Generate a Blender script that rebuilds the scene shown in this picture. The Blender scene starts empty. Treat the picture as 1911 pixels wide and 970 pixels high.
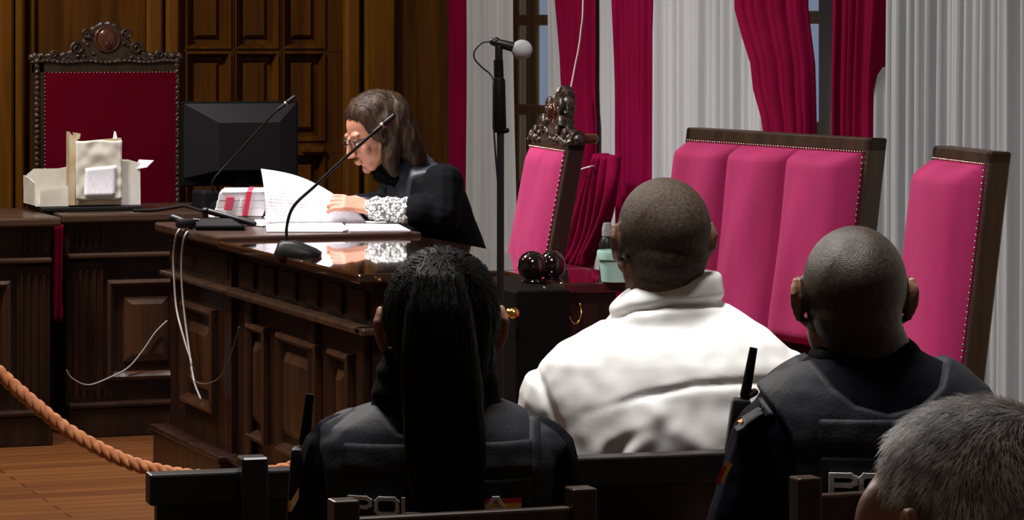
import bpy, bmesh, math, random
from mathutils import Vector, Matrix, noise
from mathutils.bvhtree import BVHTree
random.seed(7)
C = bpy.context.scene.collection
PI = math.pi; V = Vector
# ------------------------------------------------------------------ camera frame (world X runs to the window wall, Y to the back wall)
F = 6000.0; CX = 955.5; HY = 60.0; H = 1.45; YAW = math.radians(20)
cs, sn = math.cos(YAW), math.sin(YAW)
def P(px, py, d):
    X = (px-CX)/F*d
    return V((X*cs+d*sn, -X*sn+d*cs, H-(py-HY)/F*d))
def PZ(px, py, z): return P(px, py, (H-z)*F/(py-HY))
def PU(px, py, u):
    t = (px-CX)/F; return P(px, py, u/(cs-t*sn))
def PV(px, py, v):
    t = (px-CX)/F; return P(px, py, v/(sn+t*cs))
# ------------------------------------------------------------------ mesh helpers
def nb(): return bmesh.new()
def box(bm, x0, x1, y0, y1, z0, z1, bev=0, seg=1):
    r = bmesh.ops.create_cube(bm, size=1)
    vs = r['verts']
    for v in vs:
        v.co = V((x0+(v.co.x+.5)*(x1-x0), y0+(v.co.y+.5)*(y1-y0), z0+(v.co.z+.5)*(z1-z0)))
    if bev:
        es = list({e for v in vs for e in v.link_edges})
        bmesh.ops.bevel(bm, geom=es, offset=bev, segments=seg, affect='EDGES', profile=.5)
def obox(bm, c, s, M=None, bev=0, seg=1):
    b2 = nb(); box(b2, -s[0]/2, s[0]/2, -s[1]/2, s[1]/2, -s[2]/2, s[2]/2, bev, seg)
    if M: b2.transform(M.to_4x4())
    b2.transform(Matrix.Translation(V(c))); merge(bm, b2)
def merge(bm, b2):
    me = bpy.data.meshes.new('t'); b2.to_mesh(me); b2.free(); bm.from_mesh(me); bpy.data.meshes.remove(me)
def frame_of(d):
    d = d.normalized(); a = V((0,0,1)) if abs(d.z) < .9 else V((1,0,0))
    x = d.cross(a).normalized(); return x, x.cross(d).normalized()
def loft(bm, rings, caps=True, closed=True):
    R = [[bm.verts.new(p) for p in r] for r in rings]; n = len(R[0])
    for a, b in zip(R, R[1:]):
        for i in range(n if closed else n-1):
            bm.faces.new((a[i], a[(i+1) % n], b[(i+1) % n], b[i]))
    if caps and closed:
        bm.faces.new(R[0][::-1]); bm.faces.new(R[-1])
    return R
def tube(bm, pts, r, n=8, caps=True, flat=1.0):
    pts = [V(p) for p in pts]; rs = r if isinstance(r, (list, tuple)) else [r]*len(pts)
    rings = []; x = None
    for i, p in enumerate(pts):
        d = (pts[min(i+1, len(pts)-1)]-pts[max(i-1, 0)]).normalized()
        if x is None: x, y = frame_of(d)
        else:
            x = (x-d*x.dot(d)).normalized(); y = x.cross(d).normalized()
        rings.append([p+(x*math.cos(2*PI*k/n)+y*math.sin(2*PI*k/n)*flat)*rs[i] for k in range(n)])
    loft(bm, rings, caps)
def smooth_pts(pts, k=6):
    pts = [V(p) for p in pts]; out = []
    for i in range(len(pts)-1):
        p0, p1, p2, p3 = pts[max(i-1, 0)], pts[i], pts[i+1], pts[min(i+2, len(pts)-1)]
        for j in range(k):
            t = j/k
            out.append(.5*((2*p1)+(p2-p0)*t+(2*p0-5*p1+4*p2-p3)*t*t+(3*p1-p0-3*p2+p3)*t**3))
    out.append(pts[-1]); return out
def ell(bm, c, r, M=None, sub=3):
    rr = bmesh.ops.create_icosphere(bm, subdivisions=sub, radius=1)
    r = r if isinstance(r, (tuple, list)) else (r, r, r)
    for v in rr['verts']:
        p = V((v.co.x*r[0], v.co.y*r[1], v.co.z*r[2]))
        if M: p = M @ p
        v.co = p+V(c)
def cap(bm, p0, p1, r0, r1=None, n=12):
    r1 = r0 if r1 is None else r1
    p0, p1 = V(p0), V(p1); d = (p1-p0).normalized()
    pts, rs = [], []
    for k in range(5):
        a = PI/2*(1-k/4); pts.append(p0-d*r0*math.sin(a)); rs.append(max(r0*math.cos(a), 1e-4))
    for k in range(5):
        a = PI/2*k/4; pts.append(p1+d*r1*math.sin(a)); rs.append(max(r1*math.cos(a), 1e-4))
    x, y = frame_of(d)
    loft(bm, [[p+(x*math.cos(2*PI*k/n)+y*math.sin(2*PI*k/n))*r for k in range(n)] for p, r in zip(pts, rs)])
def chain(bm, pts, rs):
    for i in range(len(pts)-1): cap(bm, pts[i], pts[i+1], rs[i], rs[i+1])
def lathe(bm, prof, c=(0,0,0), n=24, M=None):
    rings = [[(M @ V((r*math.cos(2*PI*k/n), r*math.sin(2*PI*k/n), z)) if M else V((r*math.cos(2*PI*k/n), r*math.sin(2*PI*k/n), z)))+V(c) for k in range(n)] for r, z in prof]
    loft(bm, rings)
def prism(bm, poly, f, d0, d1, bev=0):
    """poly of 2-D points, f(a, b, depth) -> Vector"""
    A = [bm.verts.new(f(a, b, d0)) for a, b in poly]; B = [bm.verts.new(f(a, b, d1)) for a, b in poly]
    n = len(poly); fs = [bm.faces.new(A), bm.faces.new(B[::-1])]
    for i in range(n): bm.faces.new((A[i], B[i], B[(i+1) % n], A[(i+1) % n]))
    return A, B
def grid(bm, nx, ny, f):
    vs = [[bm.verts.new(f(i/nx, j/ny)) for i in range(nx+1)] for j in range(ny+1)]
    for j in range(ny):
        for i in range(nx): bm.faces.new((vs[j][i], vs[j][i+1], vs[j+1][i+1], vs[j+1][i]))
def remesh(bm, voxel, it=3, fac=.5):
    me = bpy.data.meshes.new('rm'); bmesh.ops.recalc_face_normals(bm, faces=bm.faces); bm.to_mesh(me); bm.free()
    o = bpy.data.objects.new('rm', me); C.objects.link(o)
    m = o.modifiers.new('r', 'REMESH'); m.mode = 'VOXEL'; m.voxel_size = voxel; m.adaptivity = 0
    if it:
        s = o.modifiers.new('s', 'SMOOTH'); s.iterations = it; s.factor = fac
    dg = bpy.context.evaluated_depsgraph_get(); dg.update()
    out = bpy.data.meshes.new_from_object(o.evaluated_get(dg))
    bpy.data.objects.remove(o); bpy.data.meshes.remove(me)
    return out
def tobm(me):
    b = nb(); b.from_mesh(me); return b
def bvh(me): 
    b = tobm(me); t = BVHTree.FromBMesh(b); b.free(); return t
# ------------------------------------------------------------------ objects
def thing(name, label, cat, loc=(0,0,0), rz=0, group=None):
    o = bpy.data.objects.new(name, None); C.objects.link(o); o.empty_display_size = .1
    o.location = loc; o.rotation_euler = (0, 0, rz); tag(o, label, cat, group); return o
def tag(o, label, cat, group=None):
    o['label'] = label; o['category'] = cat
    if group: o['group'] = group
    return o
def obj(name, bm, mats, parent=None, world=False, smooth=None, bevel=0, label=None):
    """bm: bmesh or mesh; world=True: geometry given in world space, shifted to the root's place"""
    if isinstance(bm, bpy.types.Mesh): me = bm; me.name = name
    else:
        bmesh.ops.recalc_face_normals(bm, faces=bm.faces)
        me = bpy.data.meshes.new(name); bm.to_mesh(me); bm.free()
    root = parent
    off = V((0,0,0))
    if world:
        if parent is not None:
            q = parent
            while q.parent: q = q.parent
            off = V(q.location)
            if abs(q.rotation_euler.z) > 1e-6:
                me.transform(Matrix.Rotation(-q.rotation_euler.z, 4, 'Z') @ Matrix.Translation(-off))
            else: me.transform(Matrix.Translation(-off))
        else:
            xs = [v.co for v in me.vertices]
            off = V(((min(v.x for v in xs)+max(v.x for v in xs))/2, (min(v.y for v in xs)+max(v.y for v in xs))/2, min(v.z for v in xs)))
            me.transform(Matrix.Translation(-off))
    o = bpy.data.objects.new(name, me); C.objects.link(o)
    if parent is not None: o.parent = parent
    elif world: o.location = off
    for m in (mats if isinstance(mats, (list, tuple)) else [mats]): me.materials.append(m)
    if smooth is True:
        me.polygons.foreach_set('use_smooth', [True]*len(me.polygons))
    elif smooth:
        me.polygons.foreach_set('use_smooth', [True]*len(me.polygons)); me.set_sharp_from_angle(angle=math.radians(smooth if smooth > 30 else 18))
    if bevel:
        b = o.modifiers.new('b', 'BEVEL'); b.width = bevel; b.segments = 2; b.limit_method = 'ANGLE'
    if label: o['label'] = label
    me.update(); return o
def struct(name, bm, m, **k):
    o = obj(name, bm, m, **k); o['kind'] = 'structure'; return o
# ------------------------------------------------------------------ materials
def mat(name, col, rough=.5, metal=0, col2=None, scale=20, stretch=(1,1,1), bump=0, bscale=None, sheen=0, spec=.5, detail=4, coat=0, trans=0, dist=0, lo=.35, hi=.65, sheentint=None):
    m = bpy.data.materials.new(name); m.use_nodes = True; nt = m.node_tree; N = nt.nodes; L = nt.links
    b = N['Principled BSDF']; b.inputs['Base Color'].default_value = (*col, 1); b.inputs['Roughness'].default_value = rough
    b.inputs['Metallic'].default_value = metal; b.inputs['Specular IOR Level'].default_value = spec
    b.inputs['Coat Weight'].default_value = coat; b.inputs['Coat Roughness'].default_value = .025
    if sheen:
        b.inputs['Sheen Weight'].default_value = sheen; b.inputs['Sheen Roughness'].default_value = .4
        if sheentint: b.inputs['Sheen Tint'].default_value = (*sheentint, 1)
    tc = N.new('ShaderNodeTexCoord'); mp = N.new('ShaderNodeMapping'); mp.inputs['Scale'].default_value = stretch
    L.new(tc.outputs['Object'], mp.inputs['Vector'])
    if col2:
        n = N.new('ShaderNodeTexNoise'); n.inputs['Scale'].default_value = scale; n.inputs['Detail'].default_value = detail; n.inputs['Distortion'].default_value = dist
        L.new(mp.outputs[0], n.inputs['Vector'])
        r = N.new('ShaderNodeValToRGB'); r.color_ramp.elements[0].color = (*col, 1); r.color_ramp.elements[1].color = (*col2, 1)
        r.color_ramp.elements[0].position = lo; r.color_ramp.elements[1].position = hi
        L.new(n.outputs['Fac'], r.inputs[0]); L.new(r.outputs[0], b.inputs['Base Color'])
    if bump:
        n2 = N.new('ShaderNodeTexNoise'); n2.inputs['Scale'].default_value = bscale or scale; n2.inputs['Detail'].default_value = 4
        L.new(mp.outputs[0], n2.inputs['Vector'])
        bp = N.new('ShaderNodeBump'); bp.inputs['Strength'].default_value = bump; bp.inputs['Distance'].default_value = .01
        L.new(n2.outputs['Fac'], bp.inputs['Height']); L.new(bp.outputs[0], b.inputs['Normal'])
    if trans:
        t = N.new('ShaderNodeBsdfTranslucent'); t.inputs['Color'].default_value = (*col, 1)
        mx = N.new('ShaderNodeMixShader'); mx.inputs[0].default_value = trans
        L.new(b.outputs[0], mx.inputs[1]); L.new(t.outputs[0], mx.inputs[2]); L.new(mx.outputs[0], N['Material Output'].inputs['Surface'])
    return m
ZS = (9, 9, .6)   # vertical grain
XS = (.6, 9, 9); YS = (9, .6, 9)
M = {}
M['panel'] = mat('amber_panel_wood', (.050,.0165,.0008), .5, col2=(.112,.040,.002), scale=2.2, stretch=ZS, bump=.15, dist=.6, spec=.18)
M['panel_light'] = mat('amber_pilaster_wood', (.092,.034,.0016), .5, col2=(.165,.064,.0035), scale=2.2, stretch=ZS, bump=.15, dist=.6, spec=.18)
M['deskz'] = mat('dark_desk_wood', (.008,.0028,.0014), .34, spec=.3, col2=(.021,.0075,.0035), scale=2.4, stretch=ZS, bump=.1, dist=.5)
M['deskpan'] = mat('brown_field_wood', (.020,.0070,.0025), .33, col2=(.042,.0155,.005), scale=2.4, stretch=ZS, bump=.1, dist=.5)
M['desktop'] = mat('polished_top_wood', (.022,.008,.0045), .06, col2=(.040,.0145,.007), scale=2.4, stretch=YS, dist=.5, coat=1)
M['desklow'] = mat('dull_top_wood', (.026,.013,.008), .28, col2=(.05,.026,.015), scale=2.4, stretch=XS, dist=.5)
M['pew'] = mat('black_brown_wood', (.004,.002,.0015), .4, col2=(.009,.004,.003), scale=2.4, stretch=XS, dist=.5)
M['chairwood'] = mat('brown_seat_wood', (.018,.009,.004), .38, col2=(.036,.018,.008), scale=2.4, stretch=ZS, dist=.5)
M['carved'] = mat('carved_dark_wood', (.020,.012,.008), .3, col2=(.05,.03,.02), scale=30, bump=.5, bscale=60)
M['boss'] = mat('polished_boss_wood', (.05,.016,.008), .15, col2=(.09,.03,.014), scale=12, coat=.5)
M['velvet'] = mat('pink_velvet', (.31,.0155,.088), .8, col2=(.38,.023,.118), scale=3, stretch=(3,3,.8), sheen=.12, sheentint=(1,.35,.6), bump=.12, bscale=7, spec=.2)
M['judge'] = mat('crimson_fabric', (.088,.0004,.0085), .95, col2=(.10,.0006,.010), scale=5, spec=.03)
M['drape'] = mat('crimson_drape', (.135,.0008,.022), .8, col2=(.175,.0014,.033), scale=4, stretch=(3,3,.5), sheen=.04, sheentint=(1,.2,.5), spec=.04)
M['sheer'] = mat('white_sheer', (.50,.52,.545), .9, col2=(.58,.59,.60), scale=3, stretch=(4,4,.3), trans=.35, spec=.1)
M['nail'] = mat('brass_nail', (.6,.5,.38), .3, metal=1)
M['brass'] = mat('brass', (.75,.42,.12), .2, metal=1)
M['black'] = mat('black_plastic', (.006,.006,.0065), .42, spec=.3)
M['blackm'] = mat('black_matte', (.0035,.003,.003), .6, spec=.08)
M['gloss'] = mat('glossy_dark_lacquer', (.006,.002,.002), .06, coat=1)
M['screen'] = mat('monitor_shell', (.0025,.0025,.003), .6, spec=.08)
M['screenlit'] = mat('monitor_lit_shell', (.0045,.005,.006), .45, spec=.25)  # lighter copy of the shell colour, paints in light caught by the sloping top
M['foam'] = mat('grey_foam', (.30,.30,.32), .9, bump=.3, bscale=300)
M['rope'] = mat('orange_rope', (.30,.085,.024), .8, col2=(.44,.17,.06), scale=60, sheen=.2)
M['plaster'] = mat('cream_plaster', (.5,.47,.42), .9, col2=(.55,.52,.46), scale=4)
M['floor'] = None
M['puffer'] = mat('white_puffer', (.80,.79,.775), .5, col2=(.84,.83,.82), scale=3, bump=.03, bscale=40, spec=.4)
M['navy'] = mat('navy_uniform', (.0032,.0034,.0065), .85, col2=(.005,.0052,.009), scale=60, bump=.1, bscale=250, spec=.06)
M['vest'] = mat('slate_vest', (.0105,.0115,.0155), .65, col2=(.014,.0155,.0205), scale=30, bump=.1, bscale=200, spec=.2)
M['gaiter'] = mat('black_gaiter', (.002,.002,.0025), .9, bump=.2, bscale=60, spec=.06)
M['trouser'] = mat('dark_trouser', (.01,.011,.015), .8)
M['robe'] = mat('black_robe', (.0018,.002,.0026), .85, col2=(.003,.0032,.0042), scale=8, spec=.08)
M['robesat'] = mat('satin_yoke', (.013,.018,.027), .5, col2=(.022,.029,.041), scale=8, spec=.3)
M['lace'] = None
M['skin_d'] = mat('brown_skin', (.085,.035,.017), .55, col2=(.115,.048,.024), scale=14, bump=.05, bscale=160)
M['skin_m'] = mat('tan_skin', (.30,.135,.08), .5, col2=(.36,.17,.105), scale=14, bump=.05, bscale=160)
M['skin_l'] = mat('light_skin', (.36,.155,.092), .55, col2=(.43,.19,.115), scale=14, bump=.05, bscale=160)
M['buzz1'] = mat('dark_buzz', (.017,.0095,.005), .6, col2=(.058,.033,.018), scale=170, bump=.35, bscale=500, detail=6, spec=.25)
M['buzz2'] = mat('brown_buzz', (.019,.012,.008), .45, col2=(.060,.041,.029), scale=170, bump=.3, bscale=500, detail=6, spec=.4)
M['hairblack'] = mat('black_hair', (.0018,.0018,.002), .55, col2=(.004,.004,.0045), scale=8, stretch=(25,25,.6), bump=.35, bscale=6, spec=.07)
M['hairbrown'] = mat('brown_hair', (.013,.0065,.003), .6, col2=(.058,.029,.013), scale=6, stretch=(12,12,1), bump=.2, bscale=8, spec=.25)
M['hairgrey'] = mat('grey_hair', (.36,.36,.355), .5, col2=(.92,.92,.91), scale=50, lo=.38, hi=.62)
M['hairgreyd'] = mat('grey_scalp', (.11,.10,.095), .7, col2=(.26,.25,.24), scale=40)
M['white'] = mat('white_print', (.62,.64,.66), .6)
M['red'] = mat('flag_red', (.5,.02,.03), .6); M['yellow'] = mat('flag_yellow', (.8,.42,.02), .6)
M['gold'] = mat('gold_thread', (.85,.45,.12), .4, metal=.4)
M['carton'] = mat('worn_card', (.45,.42,.34), .8, col2=(.58,.56,.50), scale=9)
M['cartonb'] = mat('buff_card', (.36,.27,.15), .8, col2=(.5,.42,.28), scale=14)
M['green'] = mat('mint_plastic', (.30,.52,.46), .6, col2=(.40,.62,.56), scale=10)
M['cable'] = mat('grey_cable', (.22,.20,.19), .5); M['cabled'] = mat('dark_cable', (.05,.045,.04), .5)
M['cord'] = mat('pale_cord', (.6,.52,.5), .7)
M['amber'] = mat('window_wood', (.36,.18,.06), .5, col2=(.5,.27,.10), scale=3, stretch=ZS)
M['pen'] = mat('blue_pen', (.03,.02,.2), .3)
M['pinkp'] = mat('pink_paper', (.62,.06,.12), .7); M['ribbon'] = mat('red_ribbon', (.62,.03,.08), .5)
def paper_mat(name, axis_scale, base=(.78,.77,.82), ink=(.35,.35,.42), thr=.55):
    m = bpy.data.materials.new(name); m.use_nodes = True; nt = m.node_tree; N = nt.nodes; L = nt.links
    b = N['Principled BSDF']; b.inputs['Roughness'].default_value = .7
    uv = N.new('ShaderNodeTexCoord')
    mp = N.new('ShaderNodeMapping'); mp.inputs['Scale'].default_value = axis_scale; L.new(uv.outputs['UV'], mp.inputs[0])
    n = N.new('ShaderNodeTexNoise'); n.inputs['Scale'].default_value = 1; n.inputs['Detail'].default_value = 2
    L.new(mp.outputs[0], n.inputs[0])
    w = N.new('ShaderNodeTexWave'); w.bands_direction = 'Y'; w.inputs['Scale'].default_value = 5.2; L.new(uv.outputs['UV'], w.inputs[0])
    mu = N.new('ShaderNodeMath'); mu.operation = 'MULTIPLY'; L.new(n.outputs['Fac'], mu.inputs[0]); L.new(w.outputs['Fac'], mu.inputs[1])
    r = N.new('ShaderNodeValToRGB'); r.color_ramp.elements[0].color = (*base, 1); r.color_ramp.elements[1].color = (*ink, 1)
    r.color_ramp.elements[0].position = thr-.17; r.color_ramp.elements[1].position = thr+.1
    L.new(mu.outputs[0], r.inputs[0]); L.new(r.outputs[0], b.inputs['Base Color'])
    return m
M['paper'] = mat('white_paper', (.80,.79,.83), .7)
M['print'] = paper_mat('printed_paper', (34, 4, 1))
def uv_grid(o, nx, ny):
    me = o.data; uv = me.uv_layers.new(name='UVMap'); 
    for p in me.polygons:
        for li in p.loop_indices:
            vi = me.loops[li].vertex_index % ((nx+1)*(ny+1))
            uv.data[li].uv = ((vi % (nx+1))/nx, (vi//(nx+1))/ny)
def floor_mat():
    m = bpy.data.materials.new('plank_floor'); m.use_nodes = True; nt = m.node_tree; N = nt.nodes; L = nt.links
    b = N['Principled BSDF']; b.inputs['Roughness'].default_value = .3
    tc = N.new('ShaderNodeTexCoord'); br = N.new('ShaderNodeTexBrick'); br.inputs['Scale'].default_value = 1
    br.inputs['Brick Width'].default_value = 1.4; br.inputs['Row Height'].default_value = .085; br.inputs['Mortar Size'].default_value = .003
    br.inputs['Color1'].default_value = (.105,.034,.008,1); br.inputs['Color2'].default_value = (.165,.060,.015,1); br.inputs['Mortar'].default_value = (.04,.014,.006,1)
    L.new(tc.outputs['Object'], br.inputs[0])
    mp = N.new('ShaderNodeMapping'); mp.inputs['Scale'].default_value = (.8, 14, 1); L.new(tc.outputs['Object'], mp.inputs[0])
    n = N.new('ShaderNodeTexNoise'); n.inputs['Scale'].default_value = 3; n.inputs['Detail'].default_value = 5; L.new(mp.outputs[0], n.inputs[0])
    mx = N.new('ShaderNodeMix'); mx.data_type = 'RGBA'; mx.blend_type = 'MULTIPLY'; mx.inputs[0].default_value = .6
    L.new(br.outputs['Color'], mx.inputs[6]); L.new(n.outputs['Fac'], mx.inputs[7])
    L.new(mx.outputs[2], b.inputs['Base Color']); return m
M['floor'] = floor_mat()
def lace_mat():
    m = bpy.data.materials.new('white_lace'); m.use_nodes = True; nt = m.node_tree; N = nt.nodes; L = nt.links
    b = N['Principled BSDF']; b.inputs['Roughness'].default_value = .8
    tc = N.new('ShaderNodeTexCoord'); v = N.new('ShaderNodeTexVoronoi'); v.inputs['Scale'].default_value = 115; L.new(tc.outputs['Object'], v.inputs[0])
    r = N.new('ShaderNodeValToRGB'); r.color_ramp.elements[0].color = (.75,.76,.72,1); r.color_ramp.elements[1].color = (.12,.12,.12,1)
    r.color_ramp.elements[0].position = .35; r.color_ramp.elements[1].position = .62
    L.new(v.outputs['Distance'], r.inputs[0]); L.new(r.outputs[0], b.inputs['Base Color']); return m
M['lace'] = lace_mat()
def glass_mat():
    m = bpy.data.materials.new('window_glass'); m.use_nodes = True; nt = m.node_tree; N = nt.nodes; L = nt.links
    N.remove(N['Principled BSDF']); t = N.new('ShaderNodeBsdfTransparent'); g = N.new('ShaderNodeBsdfGlossy'); g.inputs['Roughness'].default_value = .03
    mx = N.new('ShaderNodeMixShader'); mx.inputs[0].default_value = .07; L.new(t.outputs[0], mx.inputs[1]); L.new(g.outputs[0], mx.inputs[2])
    L.new(mx.outputs[0], N['Material Output'].inputs[0]); return m
M['glass'] = glass_mat()
# ================================================================== THE ROOM
UB, VW, CEIL = 12.9, 4.6, 4.2          # back wall, window wall, ceiling
VL, UF = -3.6, -1.2
b = nb(); box(b, VL, VW+.3, UF, UB+.3, -.1, 0); struct('floor', b, M['floor'], world=True)
b = nb(); box(b, VL, VW+.3, UF, UB+.3, CEIL, CEIL+.1); struct('ceiling', b, M['plaster'], world=True)
b = nb(); box(b, VL-.2, VL, UF, UB+.3, 0, CEIL); struct('wall_left', b, M['plaster'], world=True)
b = nb(); box(b, VL, VW+.3, UF-.2, UF, 0, CEIL); struct('wall_front', b, M['plaster'], world=True)
# back wall: panelled wood
def vb(px): return PU(px, 100, UB).x
def zb(py): return H-(py-HY)/468.0
def raised(bm, x0, x1, z0, z1, y, dep=.03, rim=.03, proud=.018):
    """recess in a wall facing -Y with sloping sides, then a raised field"""
    rings = []
    for ins, dy in ((0, -.012), (.008, -.012), (.012, 0), (rim*.55, dep), (rim*.9, dep), (rim*1.5, dep-proud), (rim*1.65, dep-proud)):
        rings.append([V((x0+ins, y+dy, z0+ins)), V((x1-ins, y+dy, z0+ins)), V((x1-ins, y+dy, z1-ins)), V((x0+ins, y+dy, z1-ins))])
    R = loft(bm, rings, caps=False); bm.faces.new(R[-1])
b = nb()
box(b, VL, VW+.12, UB+.04, UB+.3, 0, CEIL)                       # backing
cols = [(345,430),(437,519),(526,606)]
rowz = [(zb(92), zb(-150)), (zb(272), zb(98)), (zb(480), zb(296))]
def wall_frame(bm, xs, zs, y0, y1):
    """stiles and rails between the panel openings"""
    for x0, x1 in xs: box(bm, x0, x1, y0, y1, zs[0], zs[1])
xc = [(vb(a), vb(c)) for a, c in cols]
box(b, vb(332), xc[0][0], UB, UB+.05, 0, CEIL); box(b, xc[0][1], xc[1][0], UB, UB+.05, 0, CEIL); box(b, xc[1][1], xc[2][0], UB, UB+.05, 0, CEIL); box(b, xc[2][1], vb(640), UB, UB+.05, 0, CEIL)
for z0, z1 in ((rowz[1][1], rowz[0][0]), (rowz[2][1], rowz[1][0]), (0, rowz[2][0]), (rowz[0][1], CEIL)):
    box(b, vb(332), vb(640), UB-.002, UB+.05, z0, z1)
box(b, vb(560)-.0, vb(602), UB-.035, UB, zb(296), zb(284), .006)
for x0, x1 in xc:
    for z0, z1 in rowz: raised(b, x0, x1, z0, z1, UB, .045, .038, .028)
# flat field left and its frame
box(b, vb(62), vb(268), UB+.01, UB+.05, 0, CEIL); box(b, VL, vb(24), UB, UB+.05, 0, CEIL)
for xa, xb2, dy in ((40,47,.02),(56,63,.03),(262,270,.03)): box(b, vb(xa), vb(xb2), UB-dy, UB+.04, 0, CEIL, .005)
box(b, vb(735), vb(835)+.4, UB+.005, UB+.05, 0, CEIL)
struct('wall_back', b, M['panel'], world=True)
for i, (a, c) in enumerate(((-4, 22), (26, 42), (270, 300), (306, 331), (640, 668), (676, 733))):
    b = nb(); box(b, vb(a), vb(c), UB-.05, UB+.03, 0, CEIL, .012)
    struct('trim_%d' % (i+1), b, M['panel_light'], world=True)
b = nb(); box(b, VL, vb(835)+.3, UB-.065, UB-.05, 0, .14, .004); struct('baseboard_back', b, M['panel'], world=True)
# window wall with three openings
def uw(px, v=VW): return PV(px, 100, v).y
wins = [(uw(1112), 12.86), (uw(1528), uw(1212)), (uw(2150), uw(1560))]
b = nb(); edges = [UF]+[e for w in sorted(wins) for e in w]+[UB+.3]
for i in range(0, len(edges), 2): box(b, VW, VW+.12, edges[i], edges[i+1], 0, CEIL)
for u0, u1 in wins:
    box(b, VW, VW+.12, u0, u1, 0, .35); box(b, VW, VW+.12, u0, u1, 3.4, CEIL)
struct('wall_right', b, M['plaster'], world=True)
for i, (u0, u1) in enumerate(wins):
    b = nb(); y = VW+.05
    for a, c in ((u0, u0+.07), (u1-.07, u1)): box(b, y, y+.07, a, c, .35, 3.4, .006)
    for a, c in ((.35, .42), (3.33, 3.4)): box(b, y, y+.07, u0, u1, a, c, .006)
    us = [uw(p_, VW+.07) for p_ in (962, 997, 1045, 1085)] if i == 0 else [u0+(u1-u0)*k/3 for k in (1, 2)]
    for uu in us: 
        box(b, y+.020, y+.036, uu-.026, uu+.026, .42, 3.33, .006)
    z = 1.185
    for zz in (.80, 1.125, 1.50, 1.9, 2.3, 2.7, 3.05): box(b, y+.010, y+.05, u0+.07, u1-.07, zz-.022, zz+.022, .006)
    w = struct('window_%d' % (i+1), b, M['amber'], world=True)
    g = nb(); box(g, y+.03, y+.036, u0+.05, u1-.05, .4, 3.35)
    gl = obj('pane', g, M['glass'], w); gl.location = -V(w.location)
# ================================================================== CURTAINS
def hash1(i, s): 
    random.seed(i*131+s*977); return random.random()
def curtain(name, label, m, prof, v0, amp, nf, seed, group, z0=.03, z1=3.55, cat='curtain', thick=.006, tilt=0):
    """prof: list of (z, px_left, px_right) in the photo, on the plane X = v0"""
    prof = sorted(prof)
    def lr(z):
        if z <= prof[0][0]: a = prof[0][1:]
        elif z >= prof[-1][0]: a = prof[-1][1:]
        else:
            for p, q in zip(prof, prof[1:]):
                if p[0] <= z <= q[0]:
                    t = (z-p[0])/(q[0]-p[0]); t = t*t*(3-2*t); a = (p[1]+(q[1]-p[1])*t, p[2]+(q[2]-p[2])*t)
        return uw(a[0], v0), uw(a[1], v0)
    random.seed(seed); w = [.6+.9*random.random() for _ in range(nf)]; S = sum(w); acc = [0]
    for x in w: acc.append(acc[-1]+x/S)
    am = [.55+.75*random.random() for _ in range(nf)]
    nx, nz = nf*12, 40
    def f(s, t):
        z = z0+(z1-z0)*t; uL, uR = lr(z)
        k = min(nf-1, max(0, next((i for i in range(nf) if s <= acc[i+1]+1e-9), nf-1)))
        ph = (s-acc[k])/(acc[k+1]-acc[k])
        wv = .5-.5*math.cos(2*PI*ph); wv = wv**.75
        width = abs(uL-uR); comp = min(1.4, max(.5, width/(abs(uw(prof[-1][1], v0)-uw(prof[-1][2], v0))+1e-6)))
        dv = -amp*am[k]*(wv-.5)*2*(.8+.2*noise.noise(V((s*5, z*1.3, seed))))-amp*.35*math.sin(s*nf*4.4*PI+seed)
        du = (.010 if cat == 'curtain' and amp > .0235 and seed < 10 else .003)*noise.noise(V((s*7, z*1.5, seed+3)))
        return V((v0+dv+tilt*s, uL+(uR-uL)*s+du, z))
    b = nb(); grid(b, nx, nz, f)
    o = obj(name, b, m, world=True, smooth=True)
    so = o.modifiers.new('s', 'SOLIDIFY'); so.thickness = thick
    return tag(o, label, cat, group)
gr, gs = 'crimson drapes on the window wall', 'white sheers on the window wall'
VD, VS = 4.36, 4.378
curtain('drape', 'dark crimson drape sliver where wood panelling meets the window wall', M['drape'], [(0,838,858),(1.6,838,866)], VD, .02, 3, 1, gr)
curtain('drape', 'crimson drape behind the small carved-crest chair, left of the pull-cord gap', M['drape'], [(0,1062,1098),(.55,1062,1098),(.8,1064,1100),(1.05,1066,1112),(1.25,1054,1108),(1.7,1040,1106),(3.4,1010,1106)], VD, .024, 5, 2, gr)
curtain('drape', 'crimson drape hanging straight, behind the head of the man in white', M['drape'], [(0,1158,1212),(1.2,1156,1215),(1.7,1148,1216),(3.4,1146,1217)], VD, .024, 5, 3, gr)
curtain('drape', 'crimson drape slanting in behind the left part of the three-cushion bench', M['drape'], [(0,1452,1510),(1.1,1437,1512),(1.3,1412,1510),(1.55,1378,1496),(3.4,1310,1490)], VD, .026, 6, 4, gr)
curtain('drape', 'crimson drape ending above the right end of the three-cushion bench', M['drape'], [(0,1556,1622),(1.2,1556,1633),(1.6,1558,1642),(3.4,1562,1644)], VD, .026, 5, 5, gr)
curtain('drape', 'crimson drape just showing at the top right corner', M['drape'], [(0,1965,2080),(1.2,1960,2080),(1.5,1908,2080),(3.4,1880,2080)], VD, .03, 4, 6, gr)
curtain('sheer_curtain', 'white sheer curtain left of the standing microphone', M['sheer'], [(0,855,962),(1.6,862,950),(3.4,864,950)], VS, .024, 7, 11, gs, thick=.002)
curtain('sheer_curtain', 'narrow white sheer strip between the uncovered panes and crimson drape', M['sheer'], [(0,1023,1068),(1.05,1023,1070),(1.25,1023,1058),(1.7,1023,1046),(3.4,1015,1030)], VS, .02, 3, 12, gs, thick=.002)
curtain('sheer_curtain', 'greyish sheer strip in the gap right of the hanging pull cord', M['sheer'], [(0,1100,1160),(3.4,1100,1160)], VS+.012, .015, 3, 13, gs, thick=.002)
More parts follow.
